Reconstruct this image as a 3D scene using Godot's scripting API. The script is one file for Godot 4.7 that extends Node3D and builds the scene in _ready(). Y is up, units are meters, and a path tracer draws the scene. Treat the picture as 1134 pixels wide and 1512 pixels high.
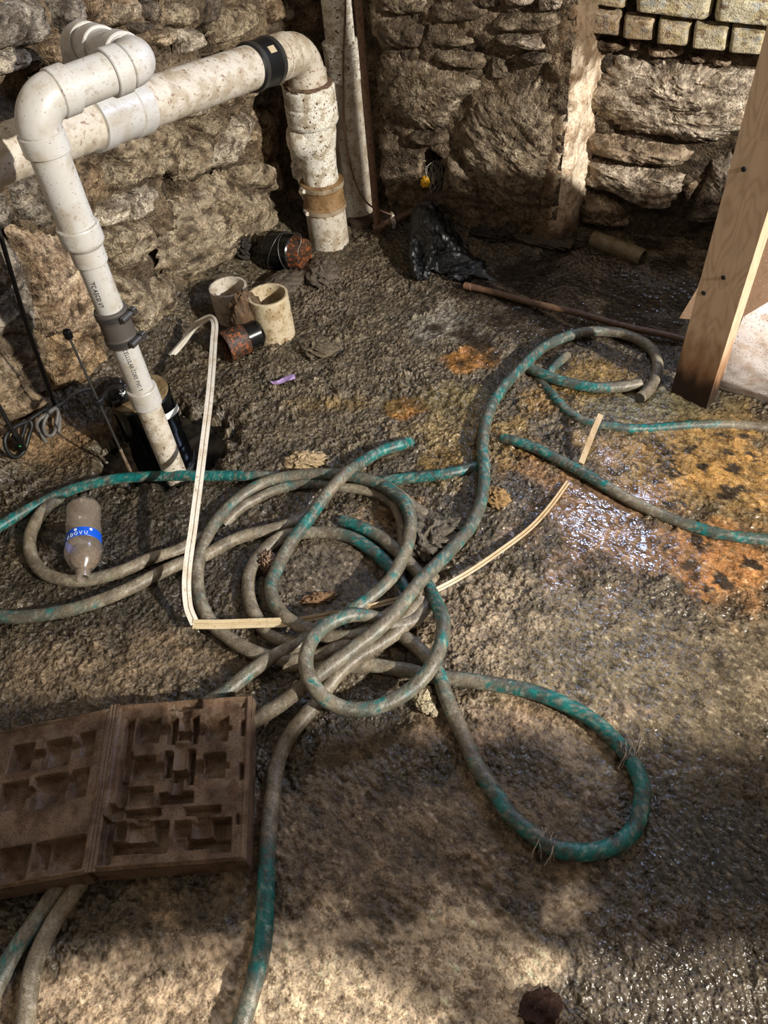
extends Node3D
# A wet rubble-stone basement corner: tangled garden hose on a muddy floor, sump pump and drain pipes.
# World metres, y up, floor at y = 0. Wall frames: origin on the floor line, "d" along the wall, "n" out of it.

const LEFT_O := Vector3(-0.2, 0, -2.24)
const LEFT_D := Vector3(0.581, 0, -0.814)
const LEFT_N := Vector3(0.814, 0, 0.581)
const BACK_O := Vector3(0.55, 0, -1.91)
const BACK_D := Vector3(0.814, 0, 0.581)
const BACK_N := Vector3(-0.581, 0, 0.814)
const NICHE_O := Vector3(0.64, 0, -2.02)
const NICHE_D := Vector3(0.887, 0, 0.461)
const NICHE_N := Vector3(-0.461, 0, 0.887)
const LAMP := Vector3(2.67, 2.08, 1.40)
const LAMP_AIM := Vector3(-0.05, 0.15, -0.95)
const WIN := Vector3(0.827, 1.2, -1.923)

var M := {}
var rng := RandomNumberGenerator.new()
var n_lump := FastNoiseLite.new()
var n_fine := FastNoiseLite.new()
var n_big := FastNoiseLite.new()
var n_rock := FastNoiseLite.new()
var n_ridge := FastNoiseLite.new()
var n_col := FastNoiseLite.new()
var n_cell := FastNoiseLite.new()
var hose_count := 0

func _ready():
	set_view_and_light()
	make_noises()
	make_materials()
	make_floor()
	make_left_wall()
	make_back_wall()
	make_niche_wall()
	make_room_shell()
	make_drain_pipe()
	make_discharge_pipe()
	make_stack()
	make_post_and_ledge()
	make_case()
	make_hoses()
	make_pump()
	make_pipe_stubs()
	make_trim_strips()
	make_bag()
	make_bottle()
	make_small_pipes()
	make_cords()
	make_litter()

func set_view_and_light():
	var cam := Camera3D.new()
	cam.name = "camera"
	cam.transform = Transform3D(Vector3(0.993884, -0.073546, 0.082378), Vector3(0.110432, 0.661912, -0.741402), Vector3(-0.000000, 0.745965, 0.665986), Vector3(0, 1.15, 0))
	cam.fov = 67.28
	cam.near = 0.02
	cam.far = 30.0
	add_child(cam)
	var e := Environment.new()
	e.background_mode = Environment.BG_COLOR
	e.background_color = Color(0.02, 0.02, 0.022)
	e.tonemap_mode = Environment.TONE_MAPPER_LINEAR
	e.tonemap_exposure = 1.12
	e.sdfgi_enabled = true
	e.ssao_enabled = true
	e.ssil_enabled = true
	var we := WorldEnvironment.new()
	we.name = "environment"
	we.environment = e
	add_child(we)
	var lamp := SpotLight3D.new()
	lamp.name = "work_light"
	lamp.light_color = Color(1.0, 0.982, 0.945)
	lamp.light_energy = 27.0
	lamp.light_size = 0.04
	lamp.spot_range = 9.0
	lamp.spot_attenuation = 2.0
	lamp.spot_angle = 52.0
	lamp.spot_angle_attenuation = 0.3
	lamp.shadow_enabled = true
	add_child(lamp)
	lamp.look_at_from_position(LAMP, LAMP_AIM)
	var day := AreaLight3D.new()
	day.name = "window_light"
	day.area_size = Vector2(0.2, 0.15)
	day.light_color = Color(0.72, 0.82, 1.0)
	day.light_energy = 1.2
	day.area_range = 6.0
	day.shadow_enabled = true
	day.transform = Transform3D(Basis(-NICHE_D, Vector3.UP, -NICHE_N), WIN + NICHE_N * 0.02)
	add_child(day)


# ---------------------------------------------------------------- helpers

func sm(a: float, b: float, x: float) -> float:
	var t := clampf((x - a) / (b - a), 0.0, 1.0)
	return t * t * (3.0 - 2.0 * t)

func noise(sd: int, freq: float, oct := 4, kind := FastNoiseLite.TYPE_SIMPLEX_SMOOTH, frac := FastNoiseLite.FRACTAL_FBM) -> FastNoiseLite:
	var n := FastNoiseLite.new()
	n.seed = sd
	n.noise_type = kind
	n.frequency = freq
	n.fractal_type = frac
	n.fractal_octaves = oct
	n.fractal_gain = 0.55
	return n

func make_noises():
	rng.seed = 77
	n_big = noise(3, 2.2, 2)
	n_lump = noise(11, 15.0, 5)
	n_fine = noise(12, 62.0, 3, FastNoiseLite.TYPE_SIMPLEX_SMOOTH, FastNoiseLite.FRACTAL_RIDGED)
	n_rock = noise(21, 13.0, 5)
	n_ridge = noise(22, 24.0, 4, FastNoiseLite.TYPE_SIMPLEX_SMOOTH, FastNoiseLite.FRACTAL_RIDGED)
	n_col = noise(31, 9.0, 5)
	n_cell = noise(33, 60.0, 1, FastNoiseLite.TYPE_CELLULAR, FastNoiseLite.FRACTAL_NONE)

func geo() -> Dictionary:
	return {"v": PackedVector3Array(), "n": PackedVector3Array(), "c": PackedColorArray(), "u": PackedVector2Array(), "w": PackedVector2Array(), "i": PackedInt32Array()}

# rows x cols points; wrap joins the last column to the first; normals face row-direction x column-direction
func grid(g: Dictionary, rows: int, cols: int, p: PackedVector3Array, wrap := false, flip := false, col = null, uv = null, uv2 = null):
	var base: int = g.v.size()
	var nn := PackedVector3Array()
	nn.resize(p.size())
	for i in rows:
		var iu := mini(i + 1, rows - 1) * cols
		var idn := maxi(i - 1, 0) * cols
		for j in cols:
			var jr := (j + 1) % cols if wrap else mini(j + 1, cols - 1)
			var jl := (j + cols - 1) % cols if wrap else maxi(j - 1, 0)
			var a := p[iu + j] - p[idn + j]
			var b := p[i * cols + jr] - p[i * cols + jl]
			var n := a.cross(b).normalized()
			nn[i * cols + j] = -n if flip else n
	var ind := PackedInt32Array()
	var cc := cols if wrap else cols - 1
	ind.resize((rows - 1) * cc * 6)
	var k := 0
	for i in rows - 1:
		for j in cc:
			var a := base + i * cols + j
			var b := base + i * cols + (j + 1) % cols
			var d := a + cols
			var c := b + cols
			if flip:
				ind[k] = a; ind[k + 1] = c; ind[k + 2] = b; ind[k + 3] = a; ind[k + 4] = d; ind[k + 5] = c
			else:
				ind[k] = a; ind[k + 1] = b; ind[k + 2] = c; ind[k + 3] = a; ind[k + 4] = c; ind[k + 5] = d
			k += 6
	g.v.append_array(p)
	g.n.append_array(nn)
	g.i.append_array(ind)
	if col is PackedColorArray:
		g.c.append_array(col)
	else:
		var cs := PackedColorArray()
		cs.resize(p.size())
		cs.fill(Color.WHITE if col == null else col)
		g.c.append_array(cs)
	if uv is PackedVector2Array:
		g.u.append_array(uv)
	else:
		var us := PackedVector2Array()
		us.resize(p.size())
		g.u.append_array(us)
	if uv2 is PackedVector2Array:
		g.w.append_array(uv2)
	else:
		var ws := PackedVector2Array()
		ws.resize(p.size())
		g.w.append_array(ws)

func tri_poly(g: Dictionary, pts: PackedVector3Array, n: Vector3, col := Color.WHITE):
	var base: int = g.v.size()
	var ax := (pts[1] - pts[0]).normalized()
	var ay := n.cross(ax)
	var flat := PackedVector2Array()
	for q in pts:
		flat.append(Vector2((q - pts[0]).dot(ax), (q - pts[0]).dot(ay)))
		g.v.append(q); g.n.append(n); g.c.append(col); g.u.append(Vector2.ZERO); g.w.append(Vector2.ZERO)
	var t := Geometry2D.triangulate_polygon(flat)
	for k in range(0, t.size(), 3):
		var a := pts[t[k]]
		var b := pts[t[k + 1]]
		var c := pts[t[k + 2]]
		var fw := (c - a).cross(b - a).dot(n) > 0.0
		g.i.append(base + t[k])
		g.i.append(base + (t[k + 1] if fw else t[k + 2]))
		g.i.append(base + (t[k + 2] if fw else t[k + 1]))

func quad(g: Dictionary, a: Vector3, b: Vector3, c: Vector3, d: Vector3, n: Vector3, col := Color.WHITE):
	tri_poly(g, PackedVector3Array([a, b, c, d]), n, col)

func solid_poly(g: Dictionary, pts: PackedVector3Array, n: Vector3, t: float, col := Color.WHITE):
	var back := PackedVector3Array()
	var mid := Vector3.ZERO
	for q in pts:
		back.append(q - n * t)
		mid += q / pts.size()
	tri_poly(g, pts, n, col)
	tri_poly(g, back, -n, col)
	for k in pts.size():
		var a := pts[k]
		var b := pts[(k + 1) % pts.size()]
		var o := (b - a).cross(n).normalized()
		if o.dot((a + b) / 2.0 - mid) < 0.0:
			o = -o
		quad(g, a, b, b - n * t, a - n * t, o, col)

func to_mesh(g: Dictionary) -> ArrayMesh:
	var arr := []
	arr.resize(Mesh.ARRAY_MAX)
	arr[Mesh.ARRAY_VERTEX] = g.v
	arr[Mesh.ARRAY_NORMAL] = g.n
	arr[Mesh.ARRAY_COLOR] = g.c
	arr[Mesh.ARRAY_TEX_UV] = g.u
	arr[Mesh.ARRAY_TEX_UV2] = g.w
	arr[Mesh.ARRAY_INDEX] = g.i
	var m := ArrayMesh.new()
	m.add_surface_from_arrays(Mesh.PRIMITIVE_TRIANGLES, arr)
	return m

func obj(called: String, g, mat: Material, parent: Node = null) -> MeshInstance3D:
	var o := MeshInstance3D.new()
	o.name = called
	o.mesh = to_mesh(g) if g is Dictionary else g
	o.material_override = mat
	o.cast_shadow = GeometryInstance3D.SHADOW_CASTING_SETTING_ON
	if parent:
		parent.add_child(o, true)
	else:
		o.name = numbered(called)
		add_child(o, true)
	return o

var used := {}
func numbered(called: String) -> String:
	used[called] = used.get(called, 0) + 1
	return called if used[called] == 1 else "%s_%03d" % [called, used[called] - 1]

func thing(called: String, label: String, category: String, group := "") -> Node3D:
	var o := Node3D.new()
	o.name = numbered(called)
	add_child(o, true)
	return tag(o, label, category, group)

func tag(o: Node3D, label: String, category: String, group := "") -> Node3D:
	o.set_meta("label", label)
	o.set_meta("category", category)
	if group:
		o.set_meta("group", group)
	return o

func struct(called: String, label: String, category: String) -> Node3D:
	var o := Node3D.new()
	o.name = called
	o.set_meta("kind", "structure")
	add_child(o)
	return tag(o, label, category)

# a body of revolution about the axis o -> o + dir; profile of (radius, distance along the axis); every band has crisp edges
func lathe(g: Dictionary, o: Vector3, dir: Vector3, prof: Array, seg := 28, col = null, soft := false):
	var y := dir.normalized()
	var x := y.cross(Vector3(0.31, 0.2, 0.93)).normalized()
	var z := x.cross(y)
	var bands := [prof] if soft else []
	if not soft:
		for k in prof.size() - 1:
			bands.append([prof[k], prof[k + 1]])
	for band in bands:
		var p := PackedVector3Array()
		for q in band:
			for j in seg:
				var a := TAU * j / seg
				p.append(o + y * q.y + (x * cos(a) + z * sin(a)) * maxf(q.x, 0.00005))
		grid(g, band.size(), seg, p, true, false, col)

func prof(a: Array) -> Array:   # [r, y, r, y ...] -> [Vector2]
	var out := []
	for k in range(0, a.size(), 2):
		out.append(Vector2(a[k], a[k + 1]))
	return out

func pipe(g: Dictionary, a: Vector3, b: Vector3, r: float, seg := 28, col = null):
	var h := a.distance_to(b)
	lathe(g, a, b - a, [Vector2(0, 0), Vector2(r - 0.001, 0), Vector2(r, 0.001), Vector2(r, h - 0.001), Vector2(r - 0.001, h), Vector2(0, h)], seg, col)

func ring(g: Dictionary, a: Vector3, b: Vector3, r: float, bev := 0.002, seg := 32, col = null):
	var h := a.distance_to(b)
	lathe(g, a, b - a, [Vector2(0, 0), Vector2(r - bev, 0), Vector2(r, bev), Vector2(r, h - bev), Vector2(r - bev, h), Vector2(0, h)], seg, col)

func sweep(g: Dictionary, pts: PackedVector3Array, rad, seg := 14, col = null, cap := true):
	var n := pts.size()
	var p := PackedVector3Array()
	var cs := PackedColorArray()
	var t0 := (pts[1] - pts[0]).normalized()
	var a := t0.cross(Vector3(0.13, 1.0, 0.21)).normalized()
	var rows := 0
	for i in n:
		var t := (pts[mini(i + 1, n - 1)] - pts[maxi(i - 1, 0)]).normalized()
		a = (a - t * a.dot(t)).normalized()
		var b := a.cross(t)
		var r: float = rad if rad is float else rad[i]
		var times := [r]
		if cap and i == 0:
			times = [0.00005, r * 0.85, r]
		elif cap and i == n - 1:
			times = [r, r * 0.85, 0.00005]
		for rr in times:
			rows += 1
			for j in seg:
				var th := TAU * j / seg
				p.append(pts[i] + (a * cos(th) + b * sin(th)) * rr)
				if col is PackedColorArray:
					cs.append(col[i])
	grid(g, rows, seg, p, true, false, cs if col is PackedColorArray else col)

func curve(pts: Array, step := 0.01) -> PackedVector3Array:    # a smooth line through the points
	var c := Curve3D.new()
	c.bake_interval = step
	var n := pts.size()
	for i in n:
		var a: Vector3 = pts[maxi(i - 1, 0)]
		var b: Vector3 = pts[mini(i + 1, n - 1)]
		var q: Vector3 = pts[i]
		var t := (b - a).normalized()
		var li: float = q.distance_to(a) / 3.0
		var lo: float = q.distance_to(b) / 3.0
		c.add_point(q, -t * li, t * lo)
	return c.get_baked_points()

func arc(k: Vector3, din: Vector3, dout: Vector3, r: float, n := 14) -> PackedVector3Array:
	din = din.normalized()
	dout = dout.normalized()
	var th := din.angle_to(dout)
	var t := r * tan(th / 2.0)
	var a := k - din * t
	var inward := (dout - din * dout.dot(din)).normalized()
	var c := a + inward * r
	var out := PackedVector3Array()
	for i in n + 1:
		var f := th * i / n
		out.append(c - inward * r * cos(f) + din * r * sin(f))
	return out

func bar(g: Dictionary, c: Vector3, x: Vector3, y: Vector3, z: Vector3, s: Vector3, bev := 0.0015, col := Color.WHITE):
	# a box with chamfered long edges along y
	var hx := s.x / 2.0
	var hz := s.z / 2.0
	var o := [Vector2(-hx + bev, -hz), Vector2(hx - bev, -hz), Vector2(hx, -hz + bev), Vector2(hx, hz - bev), Vector2(hx - bev, hz), Vector2(-hx + bev, hz), Vector2(-hx, hz - bev), Vector2(-hx, -hz + bev)]
	var top := PackedVector3Array()
	var bot := PackedVector3Array()
	for q in o:
		top.append(c + x * q.x + z * q.y + y * s.y / 2.0)
		bot.append(c + x * q.x + z * q.y - y * s.y / 2.0)
	tri_poly(g, top, y, col)
	tri_poly(g, bot, -y, col)
	for k in 8:
		var l := (k + 1) % 8
		var nn := ((top[k] + top[l]) / 2.0 - c - y * s.y / 2.0).normalized()
		var e := (top[l] - top[k]).normalized()
		var out := e.cross(y)
		if out.dot(nn) < 0.0:
			out = -out
		quad(g, bot[k], bot[l], top[l], top[k], out.normalized(), col)

# a crumpled lump: a ball squashed to size and roughened
func crumple(g: Dictionary, c: Vector3, s: Vector3, sd: int, rough := 0.35, col := Color.WHITE, turn := 0.0, freq := 1.6):
	var nz := noise(sd, freq, 3, FastNoiseLite.TYPE_SIMPLEX_SMOOTH, FastNoiseLite.FRACTAL_RIDGED)
	var rows := 22
	var cols := 34
	var p := PackedVector3Array()
	var cs := PackedColorArray()
	for i in rows:
		var th := PI * (i + 0.001) / (rows - 0.998)
		for j in cols:
			var ph := TAU * j / cols
			var d := Vector3(sin(th) * cos(ph), -cos(th), sin(th) * sin(ph))
			var k := nz.get_noise_3dv(d)
			var q := d * (1.0 + rough * k) * s
			p.append(c + q.rotated(Vector3.UP, turn))
			var w := 0.85 + 0.3 * k
			cs.append(Color(col.r * w, col.g * w, col.b * w).srgb_to_linear())
	grid(g, rows, cols, p, true, false, cs)

# a sheet through a net of control points, thickened
func sheet(g: Dictionary, net: Array, res: int, fold: float, sd: int, thick: float, col := Color.WHITE, freq := 30.0):
	var nz := noise(sd, freq, 3, FastNoiseLite.TYPE_SIMPLEX_SMOOTH, FastNoiseLite.FRACTAL_RIDGED)
	var nr := net.size()
	var nc: int = net[0].size()
	var rows := (nr - 1) * res + 1
	var cols := (nc - 1) * res + 1
	var p := PackedVector3Array()
	for i in rows:
		var fi := float(i) / res
		var i0 := mini(int(fi), nr - 2)
		for j in cols:
			var fj := float(j) / res
			var j0 := mini(int(fj), nc - 2)
			var line := []
			for a in range(i0 - 1, i0 + 3):
				var ai := clampi(a, 0, nr - 1)
				var q: Vector3 = net[ai][j0]
				line.append(q.cubic_interpolate(net[ai][j0 + 1], net[ai][maxi(j0 - 1, 0)], net[ai][mini(j0 + 2, nc - 1)], fj - j0))
			var w: Vector3 = line[1]
			w = w.cubic_interpolate(line[2], line[0], line[3], fi - i0)
			var k := nz.get_noise_3dv(w)
			p.append(w + Vector3(0.3, 0.8, 0.5) * k * fold)
	grid(g, rows, cols, p, false, false, col)
	var q2 := PackedVector3Array()
	for q in p:
		q2.append(q - Vector3(0.2, 1, 0.3).normalized() * thick)
	grid(g, rows, cols, q2, false, true, col)

# ---------------------------------------------------------------- textures and materials

func lay(n: int, base: Color, layers: Array, sd: int) -> Image:
	# layers: [noise kind, frequency (cycles a side), octaves, fractal, low, high, colour, strength]
	var r := PackedFloat32Array(); var g := PackedFloat32Array(); var b := PackedFloat32Array()
	r.resize(n * n); g.resize(n * n); b.resize(n * n)
	r.fill(base.r); g.fill(base.g); b.fill(base.b)
	for l in layers:
		sd += 1
		var nz := noise(sd, float(l[1]) / n, l[2], l[0], l[3])
		var d := nz.get_seamless_image(n, n, false, false, 0.12, true).get_data()
		var lut := PackedFloat32Array()
		for k in 256:
			lut.append(sm(l[4], l[5], k / 255.0) * l[7])
		var c: Color = l[6]
		for k in n * n:
			var w := lut[d[k]]
			if w > 0.0:
				r[k] += (c.r - r[k]) * w
				g[k] += (c.g - g[k]) * w
				b[k] += (c.b - b[k]) * w
	var out := PackedByteArray()
	out.resize(n * n * 3)
	for k in n * n:
		out[k * 3] = clampi(int(r[k] * 255.0), 0, 255)
		out[k * 3 + 1] = clampi(int(g[k] * 255.0), 0, 255)
		out[k * 3 + 2] = clampi(int(b[k] * 255.0), 0, 255)
	return Image.create_from_data(n, n, false, Image.FORMAT_RGB8, out)

func relief(n: int, layers: Array, sd: int) -> Image:
	# layers: [noise kind, frequency, octaves, fractal, weight]
	var acc := PackedFloat32Array()
	acc.resize(n * n)
	var total := 0.0
	for l in layers:
		sd += 1
		var d := noise(sd, float(l[1]) / n, l[2], l[0], l[3]).get_seamless_image(n, n, false, false, 0.12, true).get_data()
		var w: float = l[4] / 255.0
		total += absf(l[4])
		for k in n * n:
			acc[k] += d[k] * w
	var out := PackedByteArray()
	out.resize(n * n)
	for k in n * n:
		out[k] = clampi(int(acc[k] / total * 255.0), 0, 255)
	return Image.create_from_data(n, n, false, Image.FORMAT_L8, out)

const SI := FastNoiseLite.TYPE_SIMPLEX_SMOOTH
const CE := FastNoiseLite.TYPE_CELLULAR
const NO := FastNoiseLite.FRACTAL_NONE
const FB := FastNoiseLite.FRACTAL_FBM
const RI := FastNoiseLite.FRACTAL_RIDGED

func mat(called: String, alb, rough: float, spec := 0.5, metal := 0.0) -> StandardMaterial3D:
	var m := StandardMaterial3D.new()
	m.resource_name = called
	m.roughness = rough
	m.metallic_specular = spec
	m.metallic = metal
	if alb is Color:
		m.albedo_color = alb
	else:
		m.albedo_texture = alb
	M[called] = m
	return m

func tri(m: StandardMaterial3D, size: float, vcol := true, world := true) -> StandardMaterial3D:
	m.uv1_triplanar = true
	m.uv1_world_triplanar = world
	m.uv1_scale = Vector3.ONE / size
	m.uv1_triplanar_sharpness = 3.0
	m.vertex_color_use_as_albedo = vcol
	return m

func bump(m: StandardMaterial3D, t: Texture2D, cm: float):
	m.heightmap_enabled = true
	m.heightmap_texture = t
	m.heightmap_scale = cm

func itex(im: Image) -> ImageTexture:
	return ImageTexture.create_from_image(im)

func make_materials():
	# stone: near-white multiplier over each stone's own colour
	var rock := itex(lay(1024, Color(0.80, 0.78, 0.75), [
		[SI, 7, 5, FB, 0.50, 0.66, Color(0.56, 0.51, 0.45), 0.8],
		[SI, 13, 5, FB, 0.54, 0.64, Color(1.0, 0.99, 0.96), 0.85],
		[SI, 26, 5, FB, 0.57, 0.66, Color(0.38, 0.34, 0.30), 0.8],
		[SI, 20, 5, RI, 0.86, 0.97, Color(0.2, 0.18, 0.16), 0.7],
		[SI, 70, 3, FB, 0.58, 0.72, Color(0.42, 0.38, 0.34), 0.6],
		[SI, 140, 2, FB, 0.60, 0.78, Color(1.0, 1.0, 0.97), 0.7],
		[SI, 170, 2, FB, 0.62, 0.8, Color(0.2, 0.18, 0.16), 0.75]], 100))
	var rock_h := itex(relief(1024, [[SI, 14, 5, FB, 1.0], [SI, 26, 4, RI, -0.6], [SI, 90, 3, FB, 0.5], [CE, 70, 1, NO, 0.3]], 140))
	var m := tri(mat("stone", rock, 0.78, 0.4), 0.55)
	bump(m, rock_h, 0.8)
	m = tri(mat("mortar", rock, 0.85, 0.35), 0.37)
	bump(m, rock_h, 1.0)
	m = tri(mat("plaster", itex(lay(512, Color(0.97, 0.95, 0.92), [
		[SI, 8, 5, FB, 0.55, 0.72, Color(0.72, 0.64, 0.55), 0.6],
		[SI, 30, 4, FB, 0.62, 0.76, Color(0.5, 0.43, 0.36), 0.6]], 150)), 0.72, 0.4), 0.4)
	bump(m, rock_h, 0.6)
	m = tri(mat("brick_paint", itex(lay(512, Color(0.93, 0.92, 0.88), [
		[SI, 5, 4, FB, 0.52, 0.70, Color(0.86, 0.80, 0.64), 0.6],
		[SI, 9, 4, FB, 0.64, 0.74, Color(0.55, 0.46, 0.41), 0.75],
		[SI, 7, 3, FB, 0.60, 0.8, Color(0.80, 0.85, 0.95), 0.7],
		[SI, 60, 2, FB, 0.66, 0.78, Color(0.3, 0.27, 0.24), 0.6]], 160)), 0.7, 0.4), 0.25)
	bump(m, rock_h, 0.5)
	# painted and plastic pipe: pale with specks and streaks of dirt
	var pvc := itex(lay(512, Color(0.96, 0.95, 0.93), [
		[SI, 4, 4, FB, 0.5, 0.9, Color(0.84, 0.79, 0.71), 0.8],
		[SI, 60, 2, FB, 0.80, 0.88, Color(0.35, 0.29, 0.22), 0.8],
		[SI, 12, 3, FB, 0.76, 0.9, Color(0.66, 0.58, 0.48), 0.5]], 180))
	m = tri(mat("pvc", pvc, 0.36, 0.5), 0.3)
	m.albedo_color = Color(0.775, 0.77, 0.765)
	m = tri(mat("pvc_dirty", itex(lay(512, Color(0.93, 0.90, 0.85), [
		[SI, 5, 4, FB, 0.42, 0.8, Color(0.72, 0.645, 0.54), 0.75],
		[SI, 26, 4, FB, 0.66, 0.84, Color(0.55, 0.48, 0.39), 0.55],
		[SI, 80, 2, FB, 0.77, 0.86, Color(0.28, 0.22, 0.17), 0.75],
		[SI, 14, 3, FB, 0.72, 0.8, Color(0.45, 0.28, 0.16), 0.7]], 200)), 0.5, 0.45), 0.26)
	bump(m, rock_h, 0.12)
	m.albedo_color = Color(0.86, 0.85, 0.835)
	m = tri(mat("cast_iron", itex(lay(512, Color(0.93, 0.91, 0.86), [
		[SI, 6, 4, FB, 0.42, 0.75, Color(0.66, 0.60, 0.50), 0.8],
		[SI, 34, 3, FB, 0.64, 0.80, Color(0.52, 0.45, 0.36), 0.6],
		[SI, 13, 3, FB, 0.74, 0.79, Color(0.30, 0.14, 0.09), 0.95],
		[SI, 70, 2, FB, 0.70, 0.8, Color(0.2, 0.16, 0.13), 0.8]], 220)), 0.6, 0.45), 0.22)
	bump(m, rock_h, 0.3)
	# hose: vertex colour carries teal and mud; the texture speckles it
	var speck := itex(lay(512, Color(0.92, 0.92, 0.92), [
		[SI, 30, 3, FB, 0.5, 0.8, Color(0.62, 0.6, 0.58), 0.7],
		[SI, 70, 2, FB, 0.66, 0.78, Color(1, 1, 1), 0.8],
		[SI, 80, 2, FB, 0.70, 0.8, Color(0.25, 0.23, 0.2), 0.8]], 240))
	m = tri(mat("hose", speck, 0.42, 0.5), 0.16)
	bump(m, rock_h, 0.12)
	# timber: grain along the object's own y
	var grain := FastNoiseLite.new()
	grain.seed = 5
	grain.frequency = 0.006
	grain.fractal_octaves = 3
	var wn := 512
	var gi := grain.get_image(wn, wn)
	var pores := noise(8, 0.05, 3).get_image(wn, wn)
	var wood := Image.create(wn, wn, false, Image.FORMAT_RGB8)
	for y in wn:
		for x in wn:
			var v := gi.get_pixel(x, y / 6).r
			var band := 0.5 + 0.5 * sin(v * 60.0 + x * 0.035)
			var pr := pores.get_pixel(x, y / 14).r
			wood.set_pixel(x, y, Color(0.84, 0.735, 0.62).lerp(Color(0.69, 0.57, 0.465), pow(band, 3.0) * 0.62 + pr * 0.25))
	m = mat("timber", itex(wood), 0.66, 0.4)
	m.vertex_color_use_as_albedo = true
	m = tri(mat("board", itex(lay(512, Color(0.70, 0.58, 0.48), [
		[SI, 9, 3, FB, 0.4, 0.9, Color(0.60, 0.48, 0.39), 0.7],
		[SI, 50, 2, FB, 0.7, 0.8, Color(0.86, 0.74, 0.62), 0.8]], 260)), 0.75, 0.35), 0.3)
	m = tri(mat("ledge_paint", itex(lay(512, Color(0.90, 0.87, 0.86), [
		[SI, 5, 4, FB, 0.45, 0.85, Color(0.72, 0.62, 0.54), 0.8],
		[SI, 50, 2, FB, 0.72, 0.8, Color(0.3, 0.22, 0.18), 0.8],
		[SI, 9, 3, RI, 0.93, 0.99, Color(0.3, 0.2, 0.16), 0.8]], 280)), 0.6, 0.4), 0.25)
	m = tri(mat("case_plastic", itex(lay(512, Color(0.80, 0.74, 0.68), [
		[SI, 5, 4, FB, 0.4, 0.8, Color(0.56, 0.46, 0.38), 0.8],
		[SI, 9, 4, FB, 0.6, 0.85, Color(0.80, 0.58, 0.42), 0.3],
		[SI, 90, 2, FB, 0.70, 0.8, Color(0.95, 0.9, 0.84), 0.7],
		[SI, 60, 2, FB, 0.68, 0.8, Color(0.3, 0.24, 0.2), 0.8]], 300)), 0.5, 0.4), 0.2)
	m.albedo_color = Color(0.60, 0.55, 0.51)
	bump(m, rock_h, 0.1)
	m = tri(mat("rust", itex(lay(512, Color(0.27, 0.16, 0.10), [
		[SI, 7, 4, FB, 0.5, 0.66, Color(0.62, 0.32, 0.13), 0.9],
		[SI, 12, 4, FB, 0.5, 0.62, Color(0.09, 0.09, 0.09), 0.9],
		[SI, 50, 2, FB, 0.72, 0.8, Color(0.7, 0.62, 0.5), 0.8]], 320)), 0.42, 0.5), 0.14)
	bump(m, rock_h, 0.3)
	m = tri(mat("brown_metal", itex(lay(512, Color(0.45, 0.33, 0.25), [
		[SI, 8, 4, FB, 0.5, 0.75, Color(0.29, 0.21, 0.17), 0.8],
		[SI, 40, 3, FB, 0.62, 0.76, Color(0.64, 0.53, 0.43), 0.7]], 340)), 0.5, 0.5), 0.15)
	m = mat("black_rubber", Color(0.055, 0.055, 0.058), 0.45)
	m = mat("black_gloss", Color(0.028, 0.028, 0.03), 0.22, 0.55)
	m = tri(mat("bag_plastic", Color(0.075, 0.08, 0.085), 0.3, 0.6), 0.1, false)
	bump(m, rock_h, 0.12)
	m = tri(mat("grey_rubber", Color(0.30, 0.28, 0.26), 0.55), 0.2, false)
	m = mat("steel", Color(0.62, 0.61, 0.6), 0.28, 0.5, 1.0)
	m = mat("dull_steel", Color(0.38, 0.37, 0.36), 0.4, 0.5, 0.8)
	m = mat("ink", Color(0.06, 0.06, 0.07), 0.6)
	m = tri(mat("white_strip", pvc, 0.45, 0.45), 0.3)
	m = tri(mat("matter", speck, 0.8, 0.35), 0.12)
	bump(m, rock_h, 0.4)
	m = tri(mat("wet_matter", speck, 0.35, 0.5), 0.12)
	bump(m, rock_h, 0.5)
	m = mat("label_blue", Color(0.05, 0.33, 0.80), 0.35)
	m = mat("label_white", Color(0.90, 0.92, 0.95), 0.45)
	m = mat("yellow_wrap", Color(0.95, 0.72, 0.02), 0.3, 0.6)
	m = mat("lilac_paper", Color(0.66, 0.55, 0.74), 0.55)
	m = mat("cord", Color(0.07, 0.066, 0.06), 0.5)
	m = tri(mat("grey_cord", speck, 0.5), 0.12)
	m = mat("led_green", Color(0.1, 0.5, 0.2), 0.3)
	m.emission_enabled = true
	m.emission = Color(0.1, 0.8, 0.3)
	m.emission_energy_multiplier = 0.25
	m = mat("bottle_plastic", Color(0.86, 0.78, 0.68, 0.16), 0.12, 0.6)
	m.transparency = BaseMaterial3D.TRANSPARENCY_ALPHA
	m = mat("bottle_dirt", Color(0.50, 0.40, 0.30), 0.6)
	m = mat("bulb_glow", Color(1, 0.95, 0.85), 0.4)
	m.emission_enabled = true
	m.emission = Color(1.0, 0.9, 0.76)
	m.emission_energy_multiplier = 4.0
	m = mat("window_glow", Color(0.75, 0.85, 1.0), 0.4)
	m.emission_enabled = true
	m.emission = Color(0.72, 0.82, 1.0)
	m.emission_energy_multiplier = 7.0
	m = mat("pit_water", Color(0.035, 0.037, 0.04), 0.06, 0.5)
	m = tri(mat("shell", rock, 0.85, 0.3), 0.6)

# ---------------------------------------------------------------- floor

const FX := -1.3
const FZ := -2.5
const FS := 0.005
const FN := 521
var f_h := PackedFloat32Array()

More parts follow.
